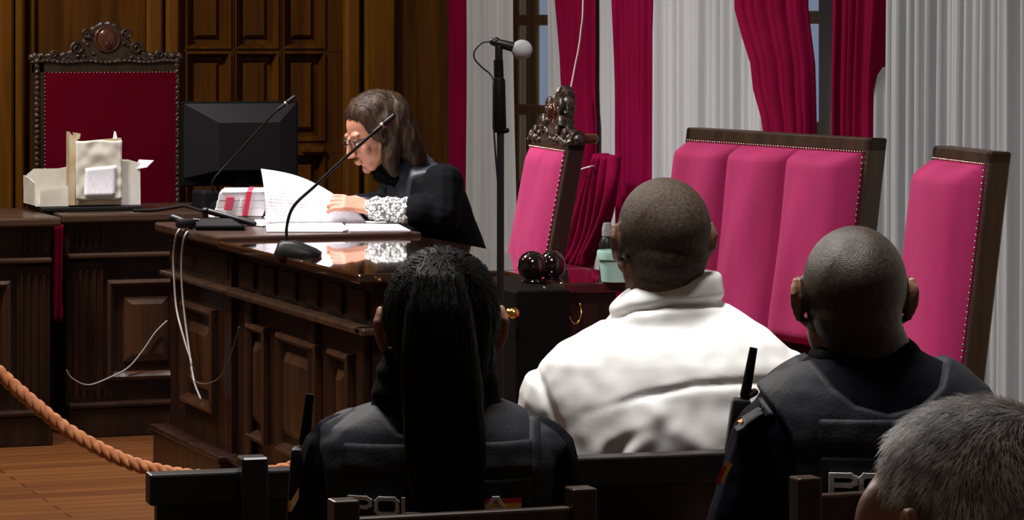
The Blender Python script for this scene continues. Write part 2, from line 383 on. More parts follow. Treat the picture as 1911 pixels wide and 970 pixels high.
curtain('sheer_curtain', 'white sheer curtain above the left end of the three-cushion bench', M['sheer'], [(0,1204,1425),(3.4,1204,1425)], VS, .020, 13, 14, gs, thick=.002, tilt=.085)
curtain('sheer_curtain', 'wide white sheer curtain behind the single chair at far right', M['sheer'], [(0,1622,2150),(3.4,1632,2150)], VS, .022, 24, 15, gs, thick=.002, tilt=.11)
b = nb(); box(b, 4.28, VW, uw(2200), UB-.05, 3.5, 3.56, .01); struct('trim_9', b, M['amber'], world=True)
# gathered tied drape sweeping over, with tie and pull cord
b = nb()
pa, pc = PV(1140, 290, 4.22), PV(1068, 492, 4.22)
def sweep(s, t):
    p = pa.lerp(pc, t); wdt = .05+.10*math.sin(PI*min(1, t*1.1))+.04*t
    off = (s-.5)*2*wdt
    q = V((p.x-.03*math.sin(s*5*2*PI)-.02*math.sin(s*3+t*4), p.y+off*1.5, p.z-.12*math.sin(PI*t)*(s-.2)))
    return q
grid(b, 50, 30, sweep); o = obj('gathered_drape', b, M['drape'], world=True, smooth=True); o.modifiers.new('s', 'SOLIDIFY').thickness = .008
tag(o, 'gathered dark red curtain swag sweeping down beside the carved-crest chair', 'curtain')
o = None
b = nb(); tube(b, smooth_pts([PV(1090,-700,4.2), PV(1089,-60,4.2), PV(1084,60,4.2), PV(1072,130,4.19), PV(1059,196,4.17)]), .0035, 6)
tag(obj('pull_cord', b, M['cord'], world=True, smooth=True), 'thin pale cord hanging over the crimson drape above the carved crest', 'cord')
b = nb(); tube(b, smooth_pts([PV(1078,319,4.15), PV(1090,314,4.14), PV(1102,311,4.15), PV(1114,310,4.2)]), .003, 6)
tag(obj('tie_cord', b, M['cord'], world=True, smooth=True), 'short pale tie cord across the red drape right of the carved chair', 'cord')

# ================================================================== DESKS
def panel_front(bm, x0, x1, z0, z1, y, rim=.03, dep=.02):
    """moulded frame + raised field on a face looking to -Y (a desk front)"""
    rings = []
    for ins, dy in ((0, .003), (0, -.02), (.012, -.026), (.024, -.012), (.03, .001), (rim+.03, .001), (rim+.034, -.004), (rim+.06, -.018), (rim+.066, -.018)):
        rings.append([V((x0+ins, y+dy, z0+ins)), V((x1-ins, y+dy, z0+ins)), V((x1-ins, y+dy, z1-ins)), V((x0+ins, y+dy, z1-ins))])
    R = loft(bm, rings, caps=False); bm.faces.new(R[-1]); bm.faces.new(R[0][::-1])
def swap(bm, fn):
    for v in bm.verts: v.co = fn(v.co)
# the two front desks, then the clerk's desk turned at a right angle to them
def jd(px, u): return PU(px, 500, u).x
def front_desk(label, x0, x1, u, ztop, panels, pil, tx0, tx1):
    t = thing('judge_desk', label, 'desk', ((x0+x1)/2, u+.3, 0), group='judges desks along the panelled wall')
    b = nb(); box(b, x0, x1, u, u+.36, 0, ztop-.03)
    for a, c in pil:                       # reeded frieze and pilasters
        k = a
        while k < c: box(b, k, k+.013, u-.010, u+.002, ztop-.125, ztop-.05, .003); k += .024
        box(b, a, c, u-.012, u+.002, .12, ztop-.17, .004)
        k = a+.012
        while k < c-.012: box(b, k, k+.012, u-.02, u-.010, .16, ztop-.20, .004); k += .026
    obj('body', b, M['deskz'], t, world=True, smooth=30)
    b = nb(); box(b, tx0, tx1, u-.045, u+.62, ztop-.032, ztop, .008, 2); obj('desk_top', b, M['desklow'], t, world=True, smooth=30)
    b = nb(); box(b, x0, x1, u-.035, u+.005, ztop-.160, ztop-.142, .006, 2); obj('moulding', b, M['desklow'], t, world=True, smooth=30)
    b = nb(); box(b, x0, x1, u-.045, u+.004, 0, .105, .004); box(b, x0, x1, u-.055, u+.004, .105, .125, .007, 2); obj('plinth', b, M['deskz'], t, world=True, smooth=30)
    for a, c, z0, z1 in panels:
        b = nb(); panel_front(b, a, c, z0, z1, u); obj('panel', b, M['deskpan'], t, world=True, smooth=30)
    return t
u1, u2 = 11.20, 11.36
front_desk("dark wood judge's desk section at the left edge, left of the red sash", jd(-420, u1), jd(94, u1), u1, .80,
           [(jd(-200, u1), jd(-110, u1), .22, .58), (jd(-75, u1), jd(18, u1), .22, .58)], [(jd(30, u1), jd(92, u1))], jd(-420, u1), jd(110, u1))
front_desk("dark wood judge's desk section right of the red sash, in front of the tall chair", jd(124, u2), 3.45, u2, .80,
           [(jd(198, u2), jd(345, u2), .20, .56)], [(jd(126, u2), jd(192, u2))], jd(111, u2), 3.5)
b = nb(); box(b, jd(80, u2), jd(135, u2), u2+.2, u2+.22, 0, .76); tag(obj('gap_shade_board', b, M['blackm'], world=True), "black board added as shade in the gap between the two judge's desk sections", 'board')  # black sheet added behind the gap, its colour stands for the shade there
b = nb()
def sash(s, t):
    px0, px1 = (91+9*t**.5, 119-4*t**.5); p = PU(px0+(px1-px0)*s, 500, u2-.06+.02*math.sin(s*9+t*3))
    return V((p.x, p.y, (.765-.34*t)))
grid(b, 10, 20, sash); o = obj('red_sash', b, M['judge'], world=True, smooth=True); o.modifiers.new('s', 'SOLIDIFY').thickness = .006
tag(o, "narrow dark red sash hanging in the gap between the judge's desks", 'cloth')

VF = 2.62
def ul(px): return PV(px, 600, VF).y
t = thing('clerk_desk', 'long dark wood desk with the clerk, papers and a polished lower top', 'desk', (2.9, 9.4, 0))
def sw(b): swap(b, lambda p: V((p.y, p.x, p.z))); return b
b = nb(); box(b, VF, 2.86, 9.77, 10.56, 0, .775); 
k = 9.80
while k < 10.53: box(b, VF-.008, VF+.002, k, k+.013, .675, .755, .003); k += .026
obj('far_pedestal', b, M['deskz'], t, world=True, smooth=30)
b = nb(); box(b, VF+.02, 2.86, 8.36, 9.77, 0, .77)
k = 8.40
while k < 9.75: box(b, VF+.008, VF+.022, k, k+.16, .66, .74, .004); k += .23
for a in (8.38, 8.86-.0, 9.55): box(b, VF-.0, VF+.022, a, a+.07, .13, .63, .005)
obj('body', b, M['deskz'], t, world=True, smooth=30)
b = nb(); box(b, VF-.045, 3.25, 9.77, 10.6, .778, .81, .007, 2); obj('raised_top', b, M['desklow'], t, world=True, smooth=30)
b = nb(); box(b, VF-.045, 3.25, 8.29, 9.77, .770, .797, .006, 2); obj('polished_top', b, M['desktop'], t, world=True, smooth=30)
b = nb(); box(b, VF-.035, VF+.02, 9.74, 10.58, .632, .650, .006, 2); box(b, VF-.03, VF+.03, 8.30, 9.74, .628, .648, .006, 2); box(b, VF-.03, 2.88, 8.325, 8.37, .628, .648, .006, 2)
obj('moulding', b, M['desklow'], t, world=True, smooth=30)
b = nb(); box(b, VF-.05, VF+.02, 9.72, 10.6, 0, .11, .004); box(b, VF-.06, VF+.02, 9.71, 10.61, .11, .13, .006, 2)
box(b, VF-.02, VF+.03, 8.32, 9.72, 0, .11, .004); box(b, VF-.03, VF+.03, 8.31, 9.72, .11, .13, .006, 2); box(b, VF-.02, 2.88, 8.32, 8.37, 0, .12, .004)
obj('plinth', b, M['deskz'], t, world=True, smooth=30)
for pa_, pb_ in ((347, 406), ):
    b = nb(); panel_front(b, ul(pb_), ul(pa_), .235, .565, VF); obj('panel', sw(b), M['deskpan'], t, world=True, smooth=30)
for pa_, pb_ in ((458, 492), (514, 588), (610, 648)):
    b = nb(); panel_front(b, ul(pb_), ul(pa_), .20, .555, VF+.02, rim=.02); obj('panel', sw(b), M['deskpan'], t, world=True, smooth=30)
b = nb(); panel_front(b, VF+.08, 2.82, .2, .56, 8.36); obj('panel', b, M['deskpan'], t, world=True, smooth=30)

t = thing('side_cabinet', 'dark low cabinet with a brass bail pull, at the end of the long desk', 'cabinet', (3.05, 8.05, 0))
b = nb(); box(b, 3.0, 3.14, 7.83, 8.285, 0, .768); obj('body', b, M['deskz'], t, world=True, smooth=30)
b = nb(); box(b, 2.985, 3.25, 7.80, 8.285, .770, .797, .005, 2); obj('cabinet_top', b, M['desktop'], t, world=True, smooth=30)
b = nb(); q = PU(1069, 577, 7.82)
tube(b, smooth_pts([q+V((-.020, 0, .010)), q+V((-.019,-.012,-.008)), q+V((-.010,-.016,-.030)), q+V((0,-.018,-.036)), q+V((.010,-.016,-.030)), q+V((.019,-.012,-.008)), q+V((.020,0,.010))]), .0028, 8)
ell(b, q+V((-.020,.002,.012)), .006, sub=2); ell(b, q+V((.020,.002,.012)), .006, sub=2)
obj('bail_handle', b, M['brass'], t, world=True, smooth=True)
t = thing('black_pedestal', 'black upright pedestal under two glossy balls, beside the microphone stand', 'pedestal', (2.9, 8.05, 0))
b = nb(); box(b, 2.835, 2.985, 7.76, 8.27, 0, .785, .006, 2); obj('body', b, M['blackm'], t, world=True, smooth=30)
b = nb(); q = PU(951, 583, 7.75); lathe(b, [(.001,.0),(.012,.002),(.013,.008),(.006,.014),(.005,.022),(.014,.030),(.016,.038),(.010,.046),(.001,.048)], q, 16, Matrix.Rotation(PI/2, 3, 'X'))
obj('brass_knob', b, M['brass'], t, world=True, smooth=True)
b = nb(); ell(b, PU(1016, 508, 7.76)-V((0,0,.04)), (.004,.003,.004), sub=2); obj('screw', b, M['nail'], t, world=True, smooth=True)
for px, r, lab in ((994, .041, 'glossy dark ball with a bright curved glint, on the black pedestal'), (1030, .036, 'duller dark ball just right of the glinting one on the black pedestal')):
    q = PU(px, 530, 8.0); q.z = .785
    b = nb(); lathe(b, [(.001,0),(r*.7,0),(r*.72,.006),(r*.5,.010),(r*.62,.014),(r*.9,.026),(r,.042),(r*.95,.058),(r*.7,.074),(r*.35,.083),(.001,.085)], q, 28)
    tag(obj('ball_finial', b, M['gloss'], world=True, smooth=True), lab, 'finial')
# tub and bottle
q = PZ(1150, 526, .797)
t = thing('plastic_tub', 'mint green plastic tub on the polished table, left of the shaved head', 'tub', q)
b = nb(); lathe(b, [(.036,.0),(.039,.002),(.045,.062),(.045,.066),(.042,.066),(.037,.006),(.001,.006)], (0,0,0), 28); obj('tub_body', b, M['green'], t, smooth=40)
b = nb(); lathe(b, [(.0455,.060),(.050,.060),(.051,.078),(.049,.083),(.042,.083),(.041,.062)], (0,0,0), 28); obj('rim', b, M['green'], t, smooth=40)
q = PV(1133, 480, 3.20); q.z = .797
t = thing('bottle', 'black bottle with a white cap standing behind the mint tub', 'bottle', q)
b = nb(); lathe(b, [(.001,0),(.020,0),(.021,.005),(.021,.085),(.015,.10),(.011,.105),(.001,.105)], (0,0,0), 20); obj('bottle_body', b, M['black'], t, smooth=40)
b = nb(); lathe(b, [(.014,.1045),(.014,.125),(.010,.14),(.001,.141)], (0,0,0), 20); obj('cap', b, M['foam'], t, smooth=40)

# ================================================================== CARVED CRESTS AND THE RED SEATS
def crest(parent, L, Hh, mp, seed, bossr, th=.03):
    """carved crest; mp(a, h, dep) -> world, a across 0..L, h up, dep toward the viewer"""
    b = nb(); rnd = random.Random(seed)
    def hx(x):
        x = abs(x)
        if x < .30: return .44+.56*math.cos(x/.30*PI/2)**.6
        if x < .60: t_ = (x-.30)/.30; return .44-.30*(1-(1-t_)**1.8)
        return .12
    N = 60; xs = [-1+2*i/N for i in range(N+1)]
    top = [(L*(x+1)/2, Hh*hx(x)) for x in xs]
    prism(b, [(0, -.004), (L, -.004)]+top[::-1], mp, 0, th)
    pts = [mp(a, h, th/2) for a, h in top]
    tube(b, pts, [th*.42*(1+.35*math.sin(i*2.1)) for i in range(len(pts))], 10)
    def spiral(ca, ch, r0, turns, sgn, rad):
        p = [mp(ca+sgn*r0*(1-.8*k/30)*math.cos(turns*2*PI*k/30), ch+r0*(1-.8*k/30)*math.sin(turns*2*PI*k/30), th+.004) for k in range(31)]
        tube(b, p, [rad*(1-.5*k/30) for k in range(31)], 8)
    for sg in (-1, 1):
        spiral(L*(.5+.14*sg), Hh*.72, Hh*.16, 1.4, -sg, th*.22)
        spiral(L*(.5+.20*sg), Hh*.33, Hh*.18, 1.6, sg, th*.25)
        spiral(L*(.5+.36*sg), Hh*.16, Hh*.11, 1.5, -sg, th*.2)
        ell(b, mp(L*(.5+.5*sg), Hh*.08, th*.5), min(.017, L*.05), sub=2)
    for k in range(46):
        x = rnd.uniform(-.95, .95); h = rnd.uniform(.0, .85)*hx(x)
        if abs(x) < .16 and abs(h-.58) < .3: continue
        ell(b, mp(L*(x+1)/2, Hh*h, th), (rnd.uniform(.4,1)*th*.35, th*.3, rnd.uniform(.5,1.2)*th*.35), Matrix.Rotation(rnd.uniform(0, 3), 3, 'Y'), sub=1)
    o = obj('crest', b, M['carved'], parent, world=True, smooth=50)
    b = nb(); c0 = mp(L*.5, Hh*.58, th); ax = (mp(0,0,1)-mp(0,0,0)).normalized()
    R = ax.to_track_quat('Z', 'Y').to_matrix()
    lathe(b, [(bossr*1.25,-.004),(bossr*1.25,.006),(bossr*1.1,.010),(bossr*1.02,.004)], c0, 28, R)
    ell(b, c0, (bossr*.95, bossr*.45, bossr*1.15), sub=3)
    obj('boss', b, M['boss'], o, world=True, smooth=True)
    return o
def nails(parent, pts, r=.004):
    b = nb()
    for p in pts: ell(b, p, r, sub=1)
    o = obj('nail_trim', b, M['nail'], parent, world=True, smooth=True); o['kind'] = 'stuff'
def line(p, q, step):
    n = max(1, int((q-p).length/step)); return [p.lerp(q, i/n) for i in range(n+1)]
# judge's tall chair, facing the room
UJ = 12.25
def jz(py): return H-(py-HY)*(UJ/ (cs+.12*sn))/F
xl, xr = PU(62, 200, UJ).x, PU(336, 200, UJ).x; ztop = jz(112)
t = thing('judge_chair', "tall carved judge's chair with flat crimson back behind the carton", 'chair', ((xl+xr)/2, UJ+.2, 0))
b = nb(); fw = .044
fx0, fx1, fz = PU(83, 200, UJ).x, PU(331, 200, UJ).x, jz(135)
box(b, xl+.004, fx0+.004, UJ, UJ+.05, 0, ztop, .006); box(b, fx1-.004, xr-.004, UJ, UJ+.05, 0, ztop, .006)
box(b, xl+.004, xr-.004, UJ, UJ+.05, fz-.004, ztop, .006); box(b, fx0, fx1, UJ, UJ+.05, .50, .56)
fr = obj('frame', b, M['chairwood'], t, world=True, smooth=30)
b = nb(); rnd = random.Random(3)
for x0 in (xl+.014, xr-.014):
    z = .75
    while z < ztop:
        ell(b, (x0, UJ-.004, z), (.011,.010,.012+.004*rnd.random()), Matrix.Rotation(.5*(1 if rnd.random()>.5 else -1), 3, 'Y'), sub=2); z += .021
x = xl
while x < xr: ell(b, (x, UJ-.002, ztop-.006+.003*math.sin(x*40)), (.013,.010,.008), sub=2); x += .019
obj('carved_edge', b, M['carved'], t, world=True, smooth=True)
b = nb(); box(b, fx0, fx1, UJ-.012, UJ+.04, .55, fz, .01, 3); obj('backrest', b, M['judge'], t, world=True, smooth=30)
nails(t, line(V((fx0,UJ-.010,.6)), V((fx0,UJ-.010,fz)), .0145)+line(V((fx0,UJ-.010,fz)), V((fx1,UJ-.010,fz)), .0145)+line(V((fx1,UJ-.010,fz)), V((fx1,UJ-.010,.6)), .0145), .0032)
crest(t, xr-xl, jz(45)-ztop, lambda a, h, dep: V((xl+a, UJ+.035-dep, ztop+h)), 5, .042)
b = nb(); box(b, fx0, fx1, UJ-.50, UJ-.0, .38, .48, .03, 3); obj('seat', b, M['judge'], t, world=True, smooth=30)
for x in (xl+.03, xr-.03):
    b = nb(); lathe(b, [(.001,0),(.02,0),(.024,.03),(.015,.06),(.025,.12),(.025,.30),(.03,.38),(.001,.38)], (x, UJ-.44, 0), 14); obj('leg', b, M['chairwood'], t, world=True, smooth=40)
    b = nb(); obox(b, (x, UJ-.2, .66), (.05,.42,.035), bev=.01, seg=2); cap(b, (x,UJ-.38,.40), (x,UJ-.38,.65), .018); obj('arm', b, M['chairwood'], t, world=True, smooth=40)

def red_seat(name, label, cat, A, B, n, zb_, rake, sd=.34, wood='chairwood', toprail=.035, stile=.03, cush=.08, wrinkle=1):
    """A far, B near end of the front plane's top line; front faces the room"""
    A, B = V(A), V(B); B.z = A.z; e = (B-A).normalized(); L = (B-A).length
    nn = V((-e.y, e.x, 0)); nn = nn if nn.x < 0 else -nn; tr = math.tan(rake)
    def m(a, bb, c): return A+e*a+nn*(bb+c*tr)+V((0,0,-c))
    D = A.z-zb_
    mid = m(L/2, .2, A.z); t = thing(name, label, cat, (mid.x, mid.y, 0))
    def bx(bm, a0, a1, b0, b1, c0, c1, bev=.004):
        b2 = nb(); box(b2, a0, a1, b0, b1, c0, c1, bev)
        swap(b2, lambda p: m(p.x, p.y, p.z)); merge(bm, b2)
    b = nb(); bx(b, 0, stile, -.05, 0, 0, A.z-.3); bx(b, L-stile, L, -.05, 0, 0, A.z-.3)
    bx(b, 0, L, -.05, 0, 0, toprail); bx(b, 0, L, -.05, .01, D-.02, D+.03); bx(b, stile/2, L-stile/2, -.045, -.012, .01, D)
    obj('back_frame', b, M[wood], t, world=True, smooth=30)
    cw = (L-2*stile)/n
    for k in range(n):
        a0 = stile+cw*k+.0015; a1 = a0+cw-.003; rings = []
        NC = 40
        for j in range(NC+1):
            tt = j/NC; c = toprail+.004+(D-toprail-.03)*tt
            ed = min(1, min(tt, 1-tt)*16); ed = math.sin(ed*PI/2)
            ring = []
            for i in range(25):
                s = i/24; x = 2*s-1
                bb = cush*(1-abs(x)**3.6)**.6*(.35+.65*ed)+.004
                bb += wrinkle*.006*noise.noise(V((s*3+k*7, tt*1.6, 1.7)))*(1-x*x)+wrinkle*.004*math.sin(s*9+tt*3+k)*(1-x*x)*max(0, math.sin(tt*PI*1.1))
                ring.append(m(a0+(a1-a0)*s, bb, c))
            ring += [m(a1, -.012, c), m(a0, -.012, c)]
            rings.append(ring)
        b = nb(); loft(b, rings); obj('back_cushion', b, M['velvet'], t, world=True, smooth=50)
    nails(t, line(m(stile*.8, .004, toprail), m(L-stile*.8, .004, toprail), .014)+line(m(L-stile*.8, .004, toprail), m(L-stile*.8, .004, D), .0145), .0034)
    zs = A.z-.50; cs_ = A.z-.50
    def lv(a, bb, z): 
        p = A+e*a+nn*(bb+(A.z-.45)*tr); return V((p.x, p.y, z))
    b2 = nb(); box(b2, .01, L-.01, .0, sd, .40, .50, .03, 3); swap(b2, lambda p: lv(p.x, p.y, p.z)); obj('seat_cushion', b2, M['velvet'], t, world=True, smooth=40)
    b2 = nb(); box(b2, 0, L, -.0, sd-.01, .33, .395, .005); swap(b2, lambda p: lv(p.x, p.y, p.z)); obj('seat_frame', b2, M[wood], t, world=True, smooth=30)
    for a in (.025, L-.025):
        for bb in (.03, sd-.04):
            b2 = nb(); box(b2, a-.022, a+.022, bb-.022, bb+.022, 0, .335, .004); swap(b2, lambda p: lv(p.x, p.y, p.z)); obj('leg', b2, M[wood], t, world=True, smooth=30)
    return t, m, L, e, nn
red_seat('upholstered_bench', 'bench with three tall pink velvet cushions in one dark wood frame', 'bench', PZ(1281, 238, 1.18), PZ(1625, 258.5, 1.18), 3, .62, math.radians(7.2), wrinkle=2)
red_seat('upholstered_chair', 'plain tall pink velvet chair standing alone at far right', 'chair', PZ(1741, 272, 1.18), PZ(1849, 284, 1.18), 1, .50, math.radians(7), toprail=.028)
A_, B_ = PZ(990, 258, 1.125), PZ(1062, 268.5, 1.125)
t, m_, L_, e_, n_ = red_seat('upholstered_chair', 'pink velvet chair topped by a small carved crest, left of the bench', 'chair', A_, B_, 1, .5, math.radians(10.5), toprail=.022, wrinkle=2.2, cush=.028, sd=.38)
o = crest(t, L_+.03, .145, lambda a, h, dep: m_(a-.015, -.045+dep, -h), 9, .026, th=.045)
b = nb(); q0, q1 = m_(L_-.015, -.075, -.014), m_(L_-.015, -.005, -.014)
cap(b, q0, q1, .015, .016, 14); obj('scroll_end', b, M['boss'], t, world=True, smooth=True)

# ================================================================== THINGS ON THE DESKS
def up_box(bm, c, s, rz=0, bev=0): obox(bm, c, s, Matrix.Rotation(rz, 3, 'Z'), bev, 2)
# monitor
UM = 11.62
x0, x1 = PU(338, 200, UM).x, PU(556, 200, UM).x; dM = UM/(cs+.085*sn); mz = lambda py: H-(py-HY)*dM/F
z0, z1 = mz(346), mz(189); xm = (x0+x1)/2
t = thing('monitor', 'black flat monitor seen from behind, left of the reading woman', 'monitor', (xm, UM+.03, .80))
b = nb(); rings = []
for ins, dy, dt in ((0,.035,0),(0,.0,0),(.004,-.004,0)):
    rings.append([V((x0+ins,UM+dy,z0+ins)), V((x1-ins,UM+dy,z0+ins)), V((x1-ins,UM+dy,z1-ins)), V((x0+ins,UM+dy,z1-ins))])
loft(b, rings); obj('shell', b, M['screen'], t, world=True)
b = nb(); ax, bx_ = PU(402, 200, UM).x, PU(514, 200, UM).x
R = [[V((x0+.006,UM-.003,z0+.03)), V((x1-.006,UM-.003,z0+.03)), V((x1-.006,UM-.003,z1-.006)), V((x0+.006,UM-.003,z1-.006))],
     [V((ax,UM-.055,z0+.06)), V((bx_,UM-.055,z0+.06)), V((bx_,UM-.055,mz(228))), V((ax,UM-.055,mz(228)))]]
loft(b, R); obj('rear_hump', b, M['screenlit'], t, world=True)
b = nb(); box(b, x0+.01, x1-.01, UM+.035, UM+.038, z0+.012, z1-.012); obj('display', b, M['gloss'], t, world=True)
b = nb(); box(b, xm-.03, xm+.03, UM-.03, UM-.005, .80, z0+.08, .004); box(b, xm-.11, xm+.11, UM-.09, UM+.09, .80, .812, .004, 2); obj('stand', b, M['screen'], t, world=True, smooth=30)
b = nb(); up_box(b, (PU(368,345,UM).x, UM-.12, .80+.035), (.07,.10,.07), .2, .01); tag(obj('desk_telephone', b, M['screenlit'], world=True), 'small grey device in shadow under the monitor', 'telephone')

# open carton with worn files, black binder below
UCt = 11.50
def cx_(px): return PU(px, 350, UCt).x
def cz_(py): return H-(py-HY)*(UCt/(cs+.135*sn))/F
b = nb(); box(b, cx_(74), cx_(262), UCt-.03, UCt+.24, .801, .818, .004, 2)
tag(obj('black_binder', b, M['black'], world=True, smooth=30), 'flat black binder lying under the open carton', 'binder')
t = thing('open_carton', "torn open white card box on the left judge's desk", 'box', (cx_(165), UCt+.1, .819))
zb0 = .820; zt1 = cz_(312)
xa, xc_ = cx_(64), cx_(262); th = .004
b = nb()
box(b, xa, xc_, UCt, UCt+.20, zb0, zb0+th)
prism(b, [(xa, zb0), (xc_, zb0), (xc_, cz_(303)), (cx_(225), cz_(301)), (cx_(130), cz_(318)), (cx_(84), cz_(318)), (xa+.01, cz_(330)), (xa, cz_(352))], lambda a, z, dp: V((a, dp, z)), UCt+.196, UCt+.20)
prism(b, [(UCt, zb0), (UCt+.2, zb0), (UCt+.2, cz_(330)), (UCt+.1, cz_(333)), (UCt, cz_(340))], lambda a, z, dp: V((dp, a, z)), xa, xa+th)
prism(b, [(UCt, zb0), (UCt+.2, zb0), (UCt+.2, cz_(303)), (UCt, cz_(306))], lambda a, z, dp: V((dp, a, z)), xc_-th, xc_)
obj('tray', b, M['carton'], t, world=True)
b = nb(); prism(b, [(cx_(188), zb0), (xc_, zb0), (xc_-.002, cz_(304)), (cx_(220), cz_(301)), (cx_(188), cz_(310))], lambda a, z, dp: V((a, dp, z)), UCt-.004, UCt)
obj('front_flap', b, M['carton'], t, world=True); b = nb(); prism(b, [(cx_(74), zb0), (cx_(132), zb0), (cx_(130), cz_(345)), (cx_(100), cz_(352)), (cx_(76), cz_(354))], lambda a, z, dp: V((a, dp, z)), UCt-.004, UCt)
obj('front_flap', b, M['carton'], t, world=True)
b = nb(); A1, B1, C1 = V((cx_(252), UCt, cz_(318))), V((cx_(262), UCt+.02, cz_(300))), V((cx_(284), UCt-.03, cz_(301)))
f = b.faces.new([b.verts.new(p) for p in (A1, V((cx_(272),UCt-.02,cz_(314))), C1, B1)]); o = obj('torn_flap', b, M['paper'], t, world=True); o.modifiers.new('s','SOLIDIFY').thickness = .002
b = nb(); prism(b, [(cx_(127), zb0+.004), (cx_(137), zb0+.004), (cx_(139), cz_(247)), (cx_(148), cz_(249)), (cx_(146), cz_(258)), (cx_(139), cz_(262)), (cx_(127), cz_(245))], lambda a, z, dp: V((a, dp, z)), UCt-.026, UCt+.03)
for k in range(3):
    prism(b, [(cx_(137), zb0+.004), (cx_(222), zb0+.004), (cx_(224), cz_(258)), (cx_(150), cz_(264)), (cx_(138), cz_(266))], lambda a, z, dp: V((a, dp, z)), UCt-.022+k*.012, UCt-.016+k*.012)
ft = thing('file_folder', 'worn upright file folder standing inside the open white carton', 'folder', (cx_(175), UCt, zb0+.004))
obj('spine', b, M['cartonb'], ft, world=True, label='buff brown spine')
b = nb(); rnd = random.Random(4)
def crum(s, tt): 
    px = 138+(224-138)*s; py = 372+(262-372)*tt
    return V((cx_(px), UCt-.030+.006*noise.noise(V((s*5, tt*6, 2))), cz_(py)+.004*noise.noise(V((s*3, 4, 1)))))
grid(b, 20, 24, crum); o = obj('worn_sheet', b, M['carton'], ft, world=True, smooth=30); o.modifiers.new('s','SOLIDIFY').thickness = .0015
b = nb()
def lab(s, tt): return V((cx_(152+58*s+3*tt), UCt-.040+.003*math.sin(tt*3), cz_(366-58*tt+5*(1-s)*tt)))
grid(b, 8, 8, lab); o = obj('printed_label', b, M['print'], ft, world=True, smooth=30); uv_grid(o, 8, 8); o.modifiers.new('s','SOLIDIFY').thickness = .001
b = nb(); prism(b, [(cx_(208), cz_(262)), (cx_(211), cz_(245)), (cx_(214), cz_(246)), (cx_(217), cz_(260)), (cx_(213), cz_(266))], lambda a, z, dp: V((a, dp, z)), UCt-.02, UCt-.017)
obj('page_marker', b, M['paper'], ft, world=True)

# folder stack with red ribbon, on the raised top
def pt(px, py, z): return PZ(px, py, z)
zr = .811
zf = .842
b = nb(); q = pt(447, 404, zf); up_box(b, (q.x+.01, q.y+.12, .8265), (.17, .25, .029), math.radians(-10), .004)
tag(obj('grey_binder', b, M['cable'], world=True, smooth=30), 'grey binder lying under the thick case file', 'binder')
t = thing('case_file', 'thick white case file tied with a red ribbon, left of the standing sheet', 'file', pt(445, 404, zf))
cF = pt(445, 404, zf); s_ = (404-HY)/(H-zf); w_ = 92/s_; d_ = .26
Mz = Matrix.Rotation(math.radians(-14), 3, 'Z') 
def ff(a, dd, h): return cF+Mz @ V((a+dd*.05, dd, h))
def block(bm, a0, a1, d0, d1, h0, h1, lean=0):
    b2 = nb(); box(b2, a0, a1, d0, d1, h0, h1, .002); swap(b2, lambda p: ff(p.x+lean*p.z, p.y, p.z)); merge(bm, b2)
b = nb()
for k in range(3): block(b, -w_/2+.002*(k%3), w_/2-.002*((k+1)%2), .0+.001*(k%2), d_-.003*(k%3), .001+k*.026, .001+k*.026+.0257, .18)
obj('pages', b, M['paper'], t, world=True)
b = nb(); block(b, -w_/2+.01, w_/2-.006, -.003, d_, .079, .083, .18); obj('cover', b, M['paper'], t, world=True)
b = nb(); block(b, .012, .030, -.0055, d_+.003, .001, .085, .18); obj('ribbon', b, M['ribbon'], t, world=True)
b = nb(); block(b, -.052, -.024, -.0052, -.002, .022, .066, .18); obj('pink_label', b, M['pinkp'], t, world=True)
b = nb(); block(b, -.004, .004, -.0052, -.002, .03, .06, .18); obj('text_label', b, M['print'], t, world=True)
# standing sheet the woman holds, and the flat stacks
def sheet(name, label, corners, bend, m, nx=24, ny=12, z=None, uv=False):
    """corners: four world points; bend(s,t)->Vector"""
    b = nb(); p00, p10, p11, p01 = corners
    grid(b, nx, ny, lambda s, tt: p00.lerp(p10, s).lerp(p01.lerp(p11, s), tt)+bend(s, tt))
    o = obj(name, b, m, world=True, smooth=True); uv_grid(o, nx, ny); o.modifiers.new('s','SOLIDIFY').thickness = .0008
    return tag(o, label, 'paper')
sheet('raised_sheet', 'printed white sheet lifted upright by the reading woman', (P(495,417,10.60), P(688,421,10.68), P(652,382,10.69), P(487,315,10.62)),
      lambda s, tt: V((0,0,.022*math.sin(PI*s)*tt+.004*math.sin(PI*s)))+V((0,-.02*math.sin(PI*tt),0)), M['print'])
b = nb()
for k, (a0, a1, z) in enumerate(((498, 640, 0), (506, 645, .003), (514, 650, .006))):
    q = [PZ(a0, 433-k*2, zr+z), PZ(a1, 433-k*2, zr+z), PZ(a1-20, 413-k*2, zr+z), PZ(a0-5, 405-k, zr+z)]
    for p in q: p.z = zr+z
    A2 = [b.verts.new(p) for p in q]; B2 = [b.verts.new(p+V((0,0,.0028))) for p in q]
    b.faces.new(A2[::-1]); b.faces.new(B2)
    for i in range(4): b.faces.new((A2[i], A2[(i+1)%4], B2[(i+1)%4], B2[i]))
tag(obj('paper_stack', b, M['paper'], world=True), 'stack of white pages lying flat under the raised sheet', 'paper')
q = [PZ(653, 434, zr), PZ(766, 433, zr), PZ(735, 417, zr), PZ(640, 414, zr)]
b = nb(); A2 = [b.verts.new(p) for p in q]; B2 = [b.verts.new(p+V((0,0,.006))) for p in q]
b.faces.new(A2[::-1]); b.faces.new(B2)
for i in range(4): b.faces.new((A2[i], A2[(i+1)%4], B2[(i+1)%4], B2[i]))
tag(obj('file_sheet', b, M['paper'], world=True), 'white page near the desk edge under the lace cuff', 'paper')
b = nb(); q = PZ(487, 420, zr)
for k in range(3):
    up_box(b, (q.x-.01*k, q.y+.02*k, zr+.004+.007*k), (.09,.16,.006), .3+.1*k, .001)
